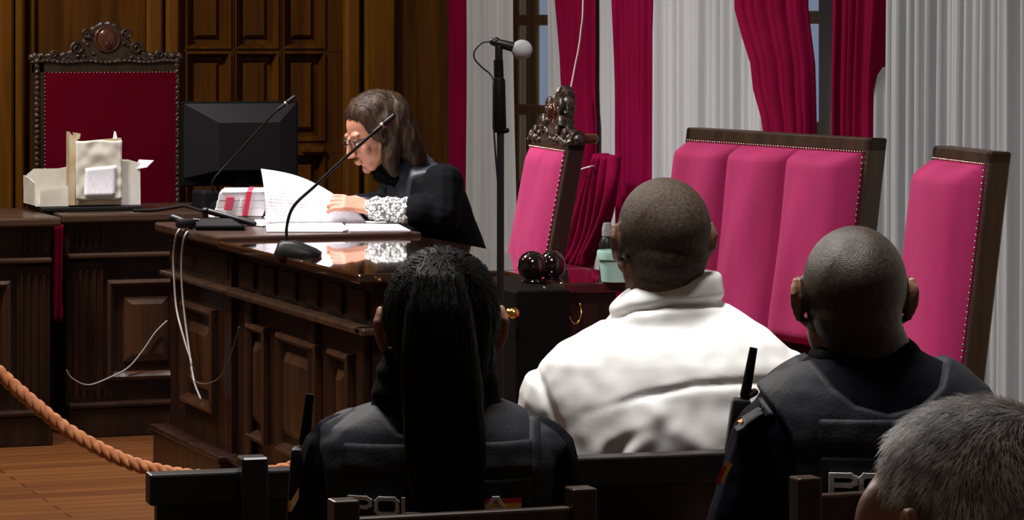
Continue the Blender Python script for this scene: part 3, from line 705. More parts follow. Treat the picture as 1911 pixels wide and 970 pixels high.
tag(obj('paper_bundle', b, M['paper'], world=True), 'small loose bundle of curled papers right of the black desk unit', 'paper')

# gooseneck microphones
def goose(label, base, neck, tip_len=.075, base_rz=0, sc=1.0, nr=.0042):
    t = thing('gooseneck_microphone', label, 'microphone', base, base_rz)
    inv = Matrix.Rotation(-base_rz, 3, 'Z')
    b = nb(); R = []
    for z, hw, y0, y1 in ((0,.046,-.058,.070),(.010,.047,-.060,.072),(.020,.043,-.055,.058),(.036,.036,-.05,.020),(.042,.028,-.042,.0)):
        ring = []
        for k in range(24):
            a = 2*PI*k/24; c, s2 = math.cos(a), math.sin(a)
            x = math.copysign(abs(c)**.55, c)*hw; y = (y0+y1)/2+math.copysign(abs(s2)**.55, s2)*(y1-y0)/2
            ring.append(V((x*sc, y*sc, z*sc)))
        R.append(ring)
    loft(b, R); obj('base', b, M['black'], t, smooth=50)
    pts = smooth_pts([inv @ (p-V(base)) for p in neck], 8)
    b = nb(); tube(b, pts, nr, 10); obj('gooseneck', b, M['black'], t, smooth=True)
    d = (pts[-1]-pts[-2]).normalized(); e0 = pts[-1]
    b = nb(); cap(b, e0-d*.012, e0+d*.022, .0065, .0065, 14); cap(b, e0+d*.026, e0+d*tip_len*.55, .0085, .0085, 14); cap(b, e0+d*tip_len*.55, e0+d*tip_len, .0095, .0085, 14)
    obj('capsule', b, M['black'], t, smooth=True)
    b = nb(); tube(b, [e0+d*.020, e0+d*.026], .0098, 16); obj('collar_ring', b, M['nail'], t, smooth=40)
    return t
db = 9.72; q = PZ(552, 478, .797); Rz = -math.radians(75)
goose('black gooseneck microphone on the polished desk edge, crossing before the woman', q, [P(537,456,9.74), P(535,425,9.74), P(548,385,9.72), P(590,345,9.7), P(640,298,9.68), P(690,254,9.66), P(703,243,9.66)], .065, math.radians(-112), 1.05, .0048)
dm = 11.45; q = PZ(425, 392, .80); 
goose('gooseneck microphone in front of the black monitor, rising behind the case file', V((PU(415,390,11.4).x, 11.40, .80)), [P(415,385,11.74), P(402,365,11.72), P(397,338,11.7), P(430,300,11.7), P(480,245,11.68), P(512,210,11.66), P(524,200,11.66)], .06, 0, .9, .0042)
# desk unit at the front of the raised top, with its flat handset
q = PZ(412, 428, zr)
t = thing('desk_unit', 'black desk unit with a slanting flat bar, where the grey cables start', 'device', q, math.radians(-20))
b = nb(); R = []
for z, hx_, hy in ((0,.078,.05),(.014,.080,.052),(.032,.058,.034),(.038,.045,.026)):
    R.append([V((sx*hx_-.010*(z>.02), sy*hy, z)) for sx, sy in ((-1,-1),(1,-1),(1,1),(-1,1))])
loft(b, R); obj('base', b, M['blackm'], t, bevel=.004, smooth=30)
b = nb(); cap(b, (-.05,.0,.062), (.110,-.03,.020), .010, .009, 12); ell(b, (-.05,.0,.062), (.016,.016,.010), sub=2); cap(b, (-.05,0,.03), (-.05,0,.06), .010); obj('bar', b, M['black'], t, smooth=True)
b = nb(); up_box(b, (-.115, .02, .018), (.06,.05,.03), .4, .008); cap(b, (-.09,.02,.03), (-.05,.02,.025), .006); cap(b, (-.16,.04,.036), (-.12,.03,.022), .012); obj('connector_block', b, M['black'], t, smooth=40)
b = nb(); tube(b, smooth_pts([P(250,393,11.3), P(290,392,11.2), P(330,386,11.0), P(345,384,10.9), P(380,395,10.75)]), .006, 8)
tag(obj('black_cable', b, M['black'], world=True, smooth=True), "black lead from the judge's desk to the desk unit", 'cable')
def vpt(px, py, v): return PV(px, py, v)
VC = VF-.058
b = nb(); tube(b, smooth_pts([PZ(378,416,zr+.004), PZ(352,418,zr+.005), vpt(332,432,VC), vpt(324,470,VC), vpt(325,520,VC), vpt(330,580,VC), vpt(346,640,VC), vpt(356,672,VC), vpt(357,692,VC)]), .0036, 8)
tag(obj('grey_cable', b, M['cable'], world=True, smooth=True), 'pale grey cable, the left one of two looping down the clerk desk corner', 'cable', 'cables down the clerk desk')
b = nb(); tube(b, smooth_pts([PZ(374,421,zr+.004), PZ(360,424,zr+.004), vpt(345,440,VC), vpt(339,480,VC), vpt(340,540,VC), vpt(346,600,VC), vpt(354,660,VC), vpt(362,710,VC), vpt(375,745,VC)]), .0034, 8)
tag(obj('grey_cable', b, M['cable'], world=True, smooth=True), 'darker grey cable, the right one of two looping down the clerk desk corner', 'cable', 'cables down the clerk desk')
b = nb(); tube(b, smooth_pts([vpt(356,700,VC), vpt(364,712,VC), vpt(385,716,VC), vpt(408,706,VC), vpt(424,680,VC), vpt(438,640,VC), vpt(446,610,VC)]), .002, 6)
tag(obj('thin_wire', b, M['cabled'], world=True, smooth=True), 'thin brown wire looping right under the grey cables', 'cable')
b = nb(); tube(b, smooth_pts([PU(124,690,u2-.03), PU(135,706,u2-.03), PU(165,718,u2-.03), PU(205,704,u2-.03), PU(240,685,u2-.03), PU(268,652,u2-.03), PU(290,620,u2-.03), PU(312,598,u2-.03)]), .003, 6)
tag(obj('thin_wire', b, M['cable'], world=True, smooth=True), "thin grey wire sagging across the judge's desk panel", 'cable')

# ================================================================== MICROPHONE STAND
q = P(934, 800, 7.45); q.z = 0
t = thing('microphone_stand', 'tall black microphone stand in front of the polished table', 'microphone stand', q, -YAW)
def ms(px, py, dd=0): return V(((px-934)/F*7.45, dd, H-(py-HY)*7.45/F))
b = nb(); lathe(b, [(.001,0),(.13,0),(.13,.008),(.11,.018),(.02,.026),(.001,.026)], (0,0,0), 32); obj('base', b, M['black'], t, smooth=40)
b = nb(); tube(b, [(0,0,.02), ms(934,430), ms(934,245)], .0085, 12); obj('lower_tube', b, M['black'], t, smooth=40)
b = nb(); tube(b, [ms(933,246), ms(932,240), ms(931,150), ms(931,144)], [.013,.0165,.015,.011], 14); tube(b, [ms(931,144), ms(930,112)], [.0115,.011], 12)
cap(b, ms(941,244,-.01), ms(946,243,-.012), .006); obj('upper_grip', b, M['blackm'], t, smooth=40)
b = nb(); cap(b, ms(931,112), ms(931,88), .009); cap(b, ms(921,78), ms(958,88), .0095, .012, 14); ell(b, ms(926,77), .010, sub=2); obj('clip', b, M['black'], t, smooth=40)
b = nb(); ell(b, ms(974,93), (.0245,.0235,.0235), sub=4); obj('foam_windscreen', b, M['foam'], t, smooth=True)
b = nb(); tube(b, smooth_pts([ms(919,78), ms(900,80), ms(886,95), ms(886,110), ms(900,126), ms(916,140), ms(922,160,-.015), ms(921,220,-.017), ms(925,290,-.011), ms(930,360,-.011), ms(934,500,-.011), ms(933,760,-.011)]), .0022, 6); obj('lead', b, M['black'], t, smooth=True)

# ================================================================== ROPE BARRIER
dr = 6.35
rp = [P(-110,590,dr), P(-60,640,dr), P(0,697,dr), P(60,750,dr), P(120,798,dr), P(180,834,dr), P(240,862,dr), P(300,879,dr), P(360,888,dr), P(440,890,dr), P(530,876,dr), P(620,846,dr), P(700,800,dr), P(790,735,dr)]
path = smooth_pts(rp, 14)
def strand(bm, ph, off=.0072, r=.0078):
    s = 0; out = []; x = None
    for i, p in enumerate(path):
        if i: s += (p-path[i-1]).length
        d = (path[min(i+1, len(path)-1)]-path[max(i-1, 0)]).normalized(); xx = V((0,0,1)).cross(d).normalized(); yy = xx.cross(d)
        a = ph-2*PI*s/.062; out.append(p+(xx*math.cos(a)+yy*math.sin(a))*off)
    tube(bm, out, r, 8)
b = nb()
for k in range(3): strand(b, k*2*PI/3)
tag(obj('barrier_rope', b, M['rope'], world=True, smooth=True), 'thick twisted orange rope sagging across the lower left', 'rope')
for px, q, lab in ((-110, rp[0], 'brass rope post beyond the left edge holding the orange rope'), (790, rp[-1], 'brass rope post behind the officer with the long dark hair')):
    t = thing('rope_post', lab, 'post', (q.x, q.y, 0))
    b = nb(); lathe(b, [(.001,0),(.14,0),(.14,.01),(.12,.025),(.03,.04),(.001,.04)], (0,0,0), 28); obj('base', b, M['brass'], t, smooth=40)
    b = nb(); lathe(b, [(.001,.04),(.016,.04),(.016,q.z+.03),(.026,q.z+.035),(.026,q.z+.045),(.012,q.z+.055),(.001,q.z+.056)], (0,0,0), 20); obj('pole', b, M['brass'], t, smooth=40)

# ================================================================== WOODEN BENCH AND CHAIRS IN THE FOREGROUND
A0, B0 = PZ(280, 886, .75), PZ(1330, 845, .75); e0 = (B0-A0).normalized(); f0 = V((-e0.y, e0.x, 0)); LB = (B0-A0).length*1.56
ang = math.atan2(e0.y, e0.x)
t = thing('wooden_bench', 'dark wooden bench the man in the white jacket sits on', 'bench', (A0.x, A0.y, 0), ang)
b = nb(); box(b, 0, LB, 0, .045, .70, .75, .004, 2); obj('top_rail', b, M['pew'], t, smooth=30)
b = nb(); box(b, .012, LB-.012, .008, .03, .15, .70); obj('back_panel', b, M['pew'], t, smooth=30)
b = nb(); box(b, 0, LB, .03, .45, .40, .435, .006, 2); obj('seat', b, M['pew'], t, smooth=30)
b = nb(); box(b, -.0, .032, .03, .44, 0, .40, .004); obj('end_panel', b, M['pew'], t, smooth=30)
b = nb(); box(b, LB-.032, LB, .03, .44, 0, .40, .004); obj('end_panel', b, M['pew'], t, smooth=30)
for a in (.142, .56, .985): 
    b = nb(); box(b, a, a+.043, -.03, .012, 0, .775, .003); obj('post', b, M['pew'], t, smooth=30)
def chair0(label, x, y, rz):
    t = thing('wooden_chair', label, 'chair', (x, y, 0), rz, 'brown wooden chairs in the front row')
    w = .337
    for x_ in (0, w):
        b = nb(); box(b, x_-.018, x_+.018, -.018, .018, 0, .83, .003, 2); obj('post', b, M['chairwood'], t, smooth=30)
        b = nb(); box(b, x_-.018, x_+.018, .37, .406, 0, .40, .003, 2); obj('leg', b, M['chairwood'], t, smooth=30)
    for z in (.72, .60, .48):
        b = nb(); box(b, .016, w-.016, -.010, .010, z+(.032 if z == .72 else 0), z+.085 if z == .72 else z+.05, .004, 2); obj('back_rail', b, M['chairwood'], t, smooth=30)
    b = nb(); box(b, -.02, w+.02, .02, .42, .40, .43, .008, 2); obj('seat', b, M['chairwood'], t, smooth=30)
    return t
def copy_thing(o, loc, rz, label):
    n = o.copy(); C.objects.link(n); n.location = loc; n.rotation_euler = (0,0,rz); n['label'] = label
    for ch in o.children:
        c = ch.copy(); C.objects.link(c); c.parent = n
    return n
pL, pR = PZ(641, 931, .83), PZ(1077, 909, .83); rzc = math.atan2(pR.y-pL.y, pR.x-pL.x)
ch = chair0('brown wooden chair behind the officer with the long dark hair', pL.x, pL.y, rzc)
bpy.context.view_layer.update()
p2 = PZ(1503, 889, .83); copy_thing(ch, (p2.x, p2.y, 0), rzc, 'brown wooden chair behind the officer with the shaved head')
p3 = P(1716, 900, 2.72); copy_thing(ch, (p3.x, p3.y, 0), rzc, 'brown wooden chair under the grey-haired man')
# ================================================================== PEOPLE
class Fig:
    def __init__(s, cx, d):
        s.cx, s.d, s.s = cx, d, F/d
    def x(s, px): return (px-s.cx)/s.s
    def z(s, py): return H-(py-HY)/s.s
    def x2(s, px, dy=.13): return (px-s.cx)*(s.d-dy)/F
    def z2(s, py, dy=.13): return H-(py-HY)*(s.d-dy)/F
    def p(s, px, py, y=0): return V((s.x(px), y, s.z(py)))
    def root(s): q = P(s.cx, 500, s.d); return V((q.x, q.y, 0))
def sring(cx, cy, z, hw, hd, n=2.5, N=36, tilt=0):
    out = []
    for k in range(N):
        a = 2*PI*k/N; c, s = math.cos(a), math.sin(a)
        x = math.copysign(abs(c)**(2/n), c)*hw
        out.append(V((cx+x, cy+math.copysign(abs(s)**(2/n), s)*hd, z+tilt*x)))
    return out
def headgeo(bm, c, R, k=1.0, ears=True, full=False):
    """face looks to +Y; c centre between the ears"""
    b = nb()
    ell(b, (0,-.014,.032), (.0765,.098,.086), sub=4); ell(b, (0,-.038,-.012), (.066,.068,.066)); ell(b, (0,.025,.0), (.068,.066,.075))
    ell(b, (0,.030,-.04), (.058,.060,.066)); ell(b, (0,.040,-.078), (.045,.044,.032)); ell(b, (0,.072,-.098), (.020,.018,.017))
    for s in (-1, 1):
        cap(b, (s*.048,.012,-.052), (s*.028,.062,-.096), .016, .014); ell(b, (s*.050,-.004,-.036), (.022,.032,.042)); ell(b, (s*.036,.064,-.030), (.024,.020,.026))
        ell(b, (s*.030,.078-(.012 if full else 0),.026), (.024,.012,.010+(.02 if full else 0))); ell(b, (s*.031,.076,.006), (.016,.014,.012)); ell(b, (s*.011,.103,-.037), (.009,.010,.008), sub=2)
        if ears:
            h = [(s*.074,.014,.012), (s*.081,.006,.034), (s*.089,-.006,.037), (s*.095,-.014,.018), (s*.092,-.011,-.004), (s*.084,-.001,-.021), (s*.074,.008,-.028)]
            chain(b, h, [.005,.0055,.0055,.0055,.0055,.006,.005]); ell(b, (s*.083,-.003,.008), (.0075,.017,.028), Matrix.Rotation(s*-.5, 3, 'Z'), sub=2)
    cap(b, (0,.090,.018), (0,.112,-.030), .008, .011); ell(b, (0,.112,-.034), (.011,.012,.009))
    ell(b, (0,.094,-.060), (.022,.011,.006)); ell(b, (0,.091,-.070), (.019,.011,.007))
    if full:
        for s in (-1, 1): ell(b, (s*.036,.042,.016), (.030,.040,.045), Matrix.Rotation(s*-.35, 3, 'Z'))
    b.transform(Matrix.Translation(V(c)) @ R.to_4x4() @ Matrix.Scale(k, 4)); merge(bm, b)
def hand(bm, W, f, n, side=1, curl=.35, sc=1.0, thumb=.5):
    """f: finger direction, n: back of hand, thumb on the side n x f * side"""
    f = f.normalized(); n = (n-f*n.dot(f)).normalized(); t = n.cross(f).normalized()*side
    def q(a, b_, c): return W+(f*a+t*b_+n*c)*sc
    for o in (.024,.008,-.008,-.023): cap(bm, q(.0, o*.6, 0), q(.082, o, .002), .013*sc, .010*sc)
    for o, L in ((.029,.068),(.010,.076),(-.009,.071),(-.027,.056)):
        p = q(.083, o, .002); a = curl*.4; pts = [p]; rs = [.0088*sc]
        for seg, r in ((.45,.0082),(.31,.0076),(.24,.0066)):
            d = f*math.cos(a)-n*math.sin(a)+t*(o*1.6)*.6; p = p+d.normalized()*L*seg*sc; pts.append(p); rs.append(r*sc); a += curl
        chain(bm, pts, rs)
    p = q(.018,.024,-.004); d1 = (f*.75+t*.7-n*.35).normalized(); d2 = (f*1.0+t*.15-n*thumb).normalized(); p1 = p+d1*.04*sc; p2 = p1+d2*.032*sc
    chain(bm, [q(.008,.015,0), p, p1, p2, p2+d2*.02*sc], [.015*sc,.014*sc,.0105*sc,.0095*sc,.008*sc])
def joints(sh_z, sw, hip_z=.52, knee=.44, hands=None, lean=0, leg=.12):
    J = dict(hipL=V((-.09,0,hip_z)), hipR=V((.09,0,hip_z)), kneeL=V((-leg,knee,hip_z+.01)), kneeR=V((leg,knee,hip_z+.01)), ankL=V((-leg,knee+.02,.09)), ankR=V((leg,knee+.02,.09)),
             toeL=V((-leg-.02,knee+.16,.035)), toeR=V((leg+.02,knee+.16,.035)))
    return J
def legs(bm, J, g=0):
    for s in 'LR':
        chain(bm, [J['hip'+s], J['knee'+s], J['ank'+s]], [.085+g, .058+g, .040+g])
def body(fig_root, rz, label, headc, R, J, arms, skin, k=1.0, voxel=.0045, cat='person', chest=None, handsdir=None, name='person'):
    bm = nb(); headgeo(bm, headc, R, k, full=k > 1.05)
    hb = headc+R @ V((0,-.028,-.05)); nk = chest+V((0,-.01,.06))
    cap(bm, headc+R @ V((0,-.040,-.015)), nk+V((0,-.005,0)), .058*k, .058*k, 20); cap(bm, hb, nk, .054*k, .060*k, 16); cap(bm, nk, chest, .062, .09, 16)
    ell(bm, chest+V((0,0,-.12)), (.14,.09,.16)); ell(bm, (0,0,J['hipL'].z+.04), (.14,.10,.11)); cap(bm, chest+V((0,0,-.2)), V((0,0,J['hipL'].z+.1)), .10, .11)
    legs(bm, J)
    for s in 'LR': cap(bm, J['ank'+s]-V((0,.04,.045)), J['toe'+s], .034, .03)
    for A in arms:
        sh, el, wr, f, n, side = A[:6]; cu = A[6] if len(A) > 6 else .35
        cap(bm, chest+V((0,0,-.02)), sh, .06, .05); chain(bm, [sh, el, wr], [.046,.036,.026]); hand(bm, wr+f.normalized()*.012, f, n, side, cu)
    me = remesh(bm, voxel, 2)
    root = obj(name, me, skin, smooth=True); root.location = fig_root; root.rotation_euler = (0,0,rz)
    tag(root, label, cat); return root
def shell(me, wf, off, sink=.004, name='x'):
    """surface grown out of a mesh where wf(co, n) > 0, sinking under it at the border (w in metres)"""
    b = tobm(me); b.normal_update(); W = {v.index: wf(v.co, v.normal) for v in b.verts}
    b.verts.ensure_lookup_table(); kill = [f for f in b.faces if max(W[v.index] for v in f.verts) < -.008]
    N = {v.index: v.normal.copy() for v in b.verts}
    for v in b.verts:
        t = min(1, max(0, (W[v.index]+.004)/.009)); t = t*t*(3-2*t); v.co = v.co+N[v.index]*(-sink+(off+sink)*t)
    bmesh.ops.delete(b, geom=kill, context='FACES'); return b
def poly_sd(poly):
    P_ = [V(p) for p in poly]
    def f(x, y):
        q = V((x, y)); ins = False; dm = 1e9; n = len(P_)
        for i in range(n):
            a, b = P_[i], P_[(i+1) % n]; ab = b-a; t = max(0, min(1, (q-a).dot(ab)/ab.dot(ab))); dm = min(dm, (q-a-ab*t).length)
            if (a.y > y) != (b.y > y) and x < (b.x-a.x)*(y-a.y)/(b.y-a.y)+a.x: ins = not ins
        return dm if ins else -dm
    return f
def blades(me, count, seed, flow, Lr, wid, keep=lambda p: True, lift=.12, rough=.08, seg=4):
    rnd = random.Random(seed); me.calc_loop_triangles(); tris = list(me.loop_triangles); cum = []; s = 0
    for t in tris: s += t.area; cum.append(s)
    import bisect
    bt = BVHTree.FromPolygons([v.co for v in me.vertices], [tuple(t.vertices) for t in tris]); b = nb()
    for _ in range(count):
        t = tris[min(len(tris)-1, bisect.bisect(cum, rnd.random()*s))]; A, B, D = [me.vertices[i].co for i in t.vertices]
        r1, r2 = rnd.random(), rnd.random()
        if r1+r2 > 1: r1, r2 = 1-r1, 1-r2
        p = A*(1-r1-r2)+B*r1+D*r2
        if not keep(p): continue
        L = rnd.uniform(*Lr)/seg; up = rnd.uniform(.0008, .0035); row = []
        for k in range(seg+1):
            h = bt.find_nearest(p)
            n = h[1]; q = h[0]+n*up
            f = flow(q); f = f-n*f.dot(n)
            if f.length < 1e-4: break
            f = (f.normalized()+n.cross(f.normalized())*rough*noise.noise(q*40+V((seed,0,0)))).normalized(); sd_ = n.cross(f)*wid*(1 if k < seg else .2)
            row.append((b.verts.new(q-sd_), b.verts.new(q+sd_))); p = q+f*L
        for u, w in zip(row, row[1:]): b.faces.new((u[0], u[1], w[1], w[0]))
    return b
def sstep(a, b, x): t = max(0, min(1, (x-a)/(b-a))); return t*t*(3-2*t)
def hairline(headc, R, k=1.0, nape=-.078, front=.075, temple=.05):
    Ri = R.transposed()
    def f(co, n):
        p = Ri @ (co-headc)/k
        if p.length > .16: return -1
        zl = nape+sstep(-.06, -.015, p.y)*(.004-nape)*.55+sstep(-.02, .03, p.y)*(.02)+sstep(.02, front, p.y)*.06
        w = p.z-zl
        if p.y > front: w = min(w, (p.z-.075)*1)
        w = min(w, (.083-abs(p.x)) if p.z < .04 and p.y > -.04 else 1)
        return w
    return f
def project(bt, x, z, off, fwd=1):
    h = bt.ray_cast(V((x, -1*fwd, z)), V((0, fwd, 0)))
    return V((x, (h[0].y if h[0] else -.15)-off*fwd, z))
LET = {'P': [[(0,0),(0,1),(.8,1),(1,.85),(1,.55),(.8,.4),(.15,.4)]], 'O': [[(.15,0),(0,.2),(0,.8),(.15,1),(.85,1),(1,.8),(1,.2),(.85,0),(.15,0)]],
       'L': [[(0,1),(0,0),(.9,0)]], 'I': [[(.5,0),(.5,1)]], 'C': [[(1,1),(.15,1),(0,.8),(0,.2),(.15,0),(1,0)]], 'A': [[(0,0),(.4,1),(.6,1),(1,0)], [(.2,.3),(.8,.3)]]}
def lettering(text, x0, z0, w, h, pitch, th, pr, parent, acc=None):
    x = x0
    for i, c in enumerate(text):
        bm = nb(); ww = w*(.35 if c == 'I' else 1)
        strokes = [[(x+a*ww, z0+b_*h) for a, b_ in st] for st in LET[c]]
        if acc == i: strokes.append([(x+ww*.4, z0+h*1.18), (x+ww*1.1, z0+h*1.42)])
        for st in strokes:
            for (ax, az), (bx, bz) in zip(st, st[1:]):
                dd = V((bx-ax, bz-az)); L = dd.length; dd /= L; nn = V((-dd.y, dd.x))*th/2; ex = dd*th*.42; k = max(1, int(L/.006))
                for q_ in range(k):
                    s0, s1 = V((ax, az))-ex+(V((bx-ax, bz-az))+2*ex)*q_/k, V((ax, az))-ex+(V((bx-ax, bz-az))+2*ex)*(q_+1)/k
                    q = [s0+nn, s0-nn, s1-nn, s1+nn]
                    A = [bm.verts.new(pr(*p_, .0115)) for p_ in q]; B = [bm.verts.new(pr(*p_, .0035)) for p_ in q]
                    bm.faces.new(A); bm.faces.new(B[::-1])
                    for j in range(4): bm.faces.new((A[j], B[j], B[(j+1) % 4], A[(j+1) % 4]))
        obj('letter', bm, M['white'], parent); x += ww+(pitch-w)
def patch(bm, x0, x1, z0, z1, pr, off, nx=8, nz=4, slant=0):
    grid(bm, nx, nz, lambda s, t: pr(x0+(x1-x0)*s+slant*t, z0+(z1-z0)*t, off))
def ringtorso(F_, rows, zb, cy=0, n=2.5):
    R = []
    for py, a, c, hd in rows: R.append(sring((F_.x(a)+F_.x(c))/2, cy, F_.z(py), (F_.x(c)-F_.x(a))/2, hd, n))
    last = rows[-1]; hw = (F_.x(last[2])-F_.x(last[1]))/2; cxx = (F_.x(last[1])+F_.x(last[2]))/2
    R.append(sring(cxx*.5, cy, zb+.06, hw*.92, last[3]*1.05, n)); R.append(sring(cxx*.4, cy, zb, hw*.85, last[3]*1.0, n))
    return R
def rotz(a): return Matrix.Rotation(math.radians(a), 3, 'Z')
def rotx(a): return Matrix.Rotation(math.radians(a), 3, 'X')
def trousers(root, J, m, shoes='black'):
    b = nb(); legs(b, J, .012); ell(b, (0,0,J['hipL'].z+.03), (.165,.118,.105))
    obj('trousers', remesh(b, .007, 3), m, root, smooth=True)
    for s in 'LR':
        b = nb(); cap(b, J['ank'+s]-V((0,.045,.042)), J['toe'+s]+V((0,.0,.008)), .042, .040); cap(b, J['ank'+s]-V((0,.01,0)), J['ank'+s]-V((0,.01,.04)), .045)
        for v in b.verts: v.co.z = max(v.co.z, .003)
        obj('shoe', b, M[shoes], root, smooth=True)
def dirs(a, b): return (V(b)-V(a)).normalized()

# ---------------------------------------------------------------- man in the white jacket
G = Fig(1240, 5.60); J = joints(0, 0, .53)
hc = V((G.x(1235), .0, 1.078)); R = rotz(17)
cst = V((G.x(1240), .0, .90))
shL, shR = V((G.x(1035), .0, .80)), V((G.x(1475), .0, .81)); elL, elR = V((G.x(1010), .06, .60)), V((G.x(1500), .06, .60))
wrL, wrR = V((-.11,.33,.625)), V((.11,.33,.625))
arms = [(shL, elL, wrL, V((.25,1,-.1)), V((0,0,1)), 1), (shR, elR, wrR, V((-.25,1,-.1)), V((0,0,1)), -1)]
man = body(G.root(), -YAW, 'man with cropped dark hair in a white padded jacket, seen from behind', hc, R, J, arms, M['skin_d'], chest=cst)
hw_ = hairline(hc, R, nape=-.066); b = shell(man.data, hw_, .002, .002); obj('hair', b, M['buzz1'], man, smooth=True)
b = nb()
rows = [(553,1195,1335,.055),(572,1172,1362,.075),(590,1150,1396,.092),(612,1100,1430,.11),(640,1040,1462,.13),(670,1012,1488,.145),(700,1003,1500,.155),(740,1003,1503,.165),(790,1008,1500,.17),(850,1012,1495,.17),(950,1020,1480,.165)]
loft(b, ringtorso(G, rows, .50, 0, 2.4))
for sh, el, wr, sgn in ((V((G.x(1055),.0,G.z(745))), elL, wrL, -1), (V((G.x(1450),.0,G.z(735))), elR, wrR, 1)):
    chain(b, [sh, el+V((0,0,.01)), wr+V((0,-.03,.01))], [.083,.074,.058])
# stand collar leaning with the neck
R_ = []
for py, a, c, hd, cy, tl in ((610,1118,1372,.10,0,0),(588,1128,1358,.098,0,.06),(560,1140,1352,.094,.0,.10),(535,1160,1350,.088,.0,.13),(520,1178,1346,.082,.0,.13),(514,1190,1338,.072,.0,.13)):
    R_.append(sring((G.x(a)+G.x(c))/2, cy, G.z(py), (G.x(c)-G.x(a))/2, hd, 2.2, 36, tl))
loft(b, R_)
me = remesh(b, .0055, 6)
def gpt(px, py): return V((G.x2(px), G.z2(py)))
seams = [([gpt(1085,770), gpt(1180,738), gpt(1290,716), gpt(1400,712), gpt(1520,718)], .007, .0055), ([gpt(986,688), gpt(1008,738), gpt(1030,790), gpt(1048,850)], .008, .006), ([gpt(1192,792), gpt(1165,815), gpt(1140,845), gpt(1125,900)], .014, .011),
         ([gpt(1510,690), gpt(1490,760), gpt(1480,850)], .008, .006), ([gpt(1128,604), gpt(1170,583), gpt(1240,573), gpt(1352,572)], .007, .013), ([gpt(1020,935), gpt(1240,915), gpt(1500,925)], .010, .010)]
def segd(q, pl):
    dm = 1e9
    for a, c in zip(pl, pl[1:]):
        ab = c-a; t = max(0, min(1, (q-a).dot(ab)/ab.dot(ab))); dm = min(dm, (q-a-ab*t).length)
    return dm
nrm = [v.normal.copy() for v in me.vertices]
for v, n in zip(me.vertices, nrm):
    q = V((v.co.x, v.co.z)); dsp = 0
    dsp += .004*noise.noise(V((v.co.x*9, v.co.y*6, v.co.z*13)))+.0025*noise.noise(v.co*30)
    if v.co.y < .05:
        for i_, (pl, wd, dp) in enumerate(seams): dsp -= dp*math.exp(-(segd(q, pl)/wd)**2)*(sstep(G.x2(1085), G.x2(1240), q.x)*.9+.1 if i_ == 0 else sstep(G.z2(785), G.z2(835), q.y) if i_ == 2 else 1)
        dsp += .006*math.exp(-((segd(q, [gpt(1215,770), gpt(1170,835)]))/.022)**2)
        dsp += .004*math.exp(-((segd(q, [gpt(1260,800), gpt(1330,850)]))/.02)**2)
    v.co += n*dsp
jk = obj('padded_jacket', me, M['puffer'], man, smooth=True)
trousers(man, J, M['trouser'])

# ---------------------------------------------------------------- officers
def officer(G, label, headc, R, skin, hip, rows, sleeves, vest, panels, gait, arms, cst, pocket=None):
    J = joints(0, 0, hip, knee=.40)
    o = body(G.root(), -YAW, label, headc, R, J, arms, skin, chest=cst)
    b = nb(); loft(b, ringtorso(G, rows, hip-.04, 0, 2.4))
    for sh, el, wr in sleeves: chain(b, [sh, el, wr-(wr-el).normalized()*.02], [.062,.050,.040])
    me = remesh(b, .0045, 6)
    nr = [v.normal.copy() for v in me.vertices]
    for v, n in zip(me.vertices, nr): v.co += n*(.003*noise.noise(V((v.co.x*14, v.co.y*10, v.co.z*10)))+.0015*noise.noise(v.co*35))
    jk = obj('uniform_jacket', me, M['navy'], o, smooth=True)
    sd = poly_sd([(G.x2(a, .07), G.z2(c, .07)) for a, c in vest])
    vb_ = shell(me, lambda co, n: sd(co.x, co.z), .010, .004)
    ve = obj('vest', vb_, M['vest'], o, smooth=60)
    bt = bvh(ve.data); pr = lambda x, z, off: project(bt, x, z, off)
    for pn in panels:
        s2 = poly_sd([(G.x2(a), G.z2(c)) for a, c in pn])
        b2 = shell(ve.data, lambda co, n: min(s2(co.x, co.z), .01 if co.y < 0 else -1), .004, .004)
        obj('back_panel', b2, M['vest'], ve, smooth=60)
    b = nb(); loft(b, [sring((G.x(a)+G.x(c))/2, cy, G.z(py), (G.x(c)-G.x(a))/2, hd, 2.2, 36, tl) for py, a, c, hd, cy, tl in gait])
    g2 = remesh(b, .005, 3)
    for v in g2.vertices: v.co += V((v.co.x, v.co.y, 0))*.018*math.sin(v.co.z*200+v.co.x*20+2*noise.noise(v.co*12))
    obj('neck_gaiter', g2, M['gaiter'], o, smooth=True)
    trousers(o, J, M['navy'])
    bb = tobm(me); b3 = tobm(ve.data); mm = bpy.data.meshes.new('q'); b3.to_mesh(mm); bb.from_mesh(mm); allb = BVHTree.FromBMesh(bb); bb.free(); b3.free()
    return o, ve, pr, (lambda x, z, off: project(allb, x, z, off)), J
def radio(root, G, label, tip, neck, bodyc, foot, y, ant=.007):
    """hand radio clipped at the shoulder; a thing of its own"""
    M_ = Matrix.Translation(root.location) @ Matrix.Rotation(-YAW, 4, 'Z')
    tp, nk, bc, ft = [M_ @ G.p(a, c, y) for a, c in (tip, neck, bodyc, foot)]
    t = thing('hand_radio', label, 'radio', bc)
    b = nb(); tube(b, [nk, tp], [ant*1.35, ant], 12); obj('antenna', b, M['blackm'], t, world=True, smooth=40)
    b = nb(); d = (bc-ft).normalized(); L = (bc-ft).length; Rm = d.to_track_quat('Z', 'Y').to_matrix()
    obox(b, (bc+ft)/2, (.042,.030,L), Rm, .006, 2); obj('housing', b, M['black'], t, world=True, smooth=40)
    b = nb(); cap(b, bc+d*.0, bc+d*.010+V((cs,-sn,0))*.018, .006); obj('knob', b, M['nail'], t, world=True, smooth=True)
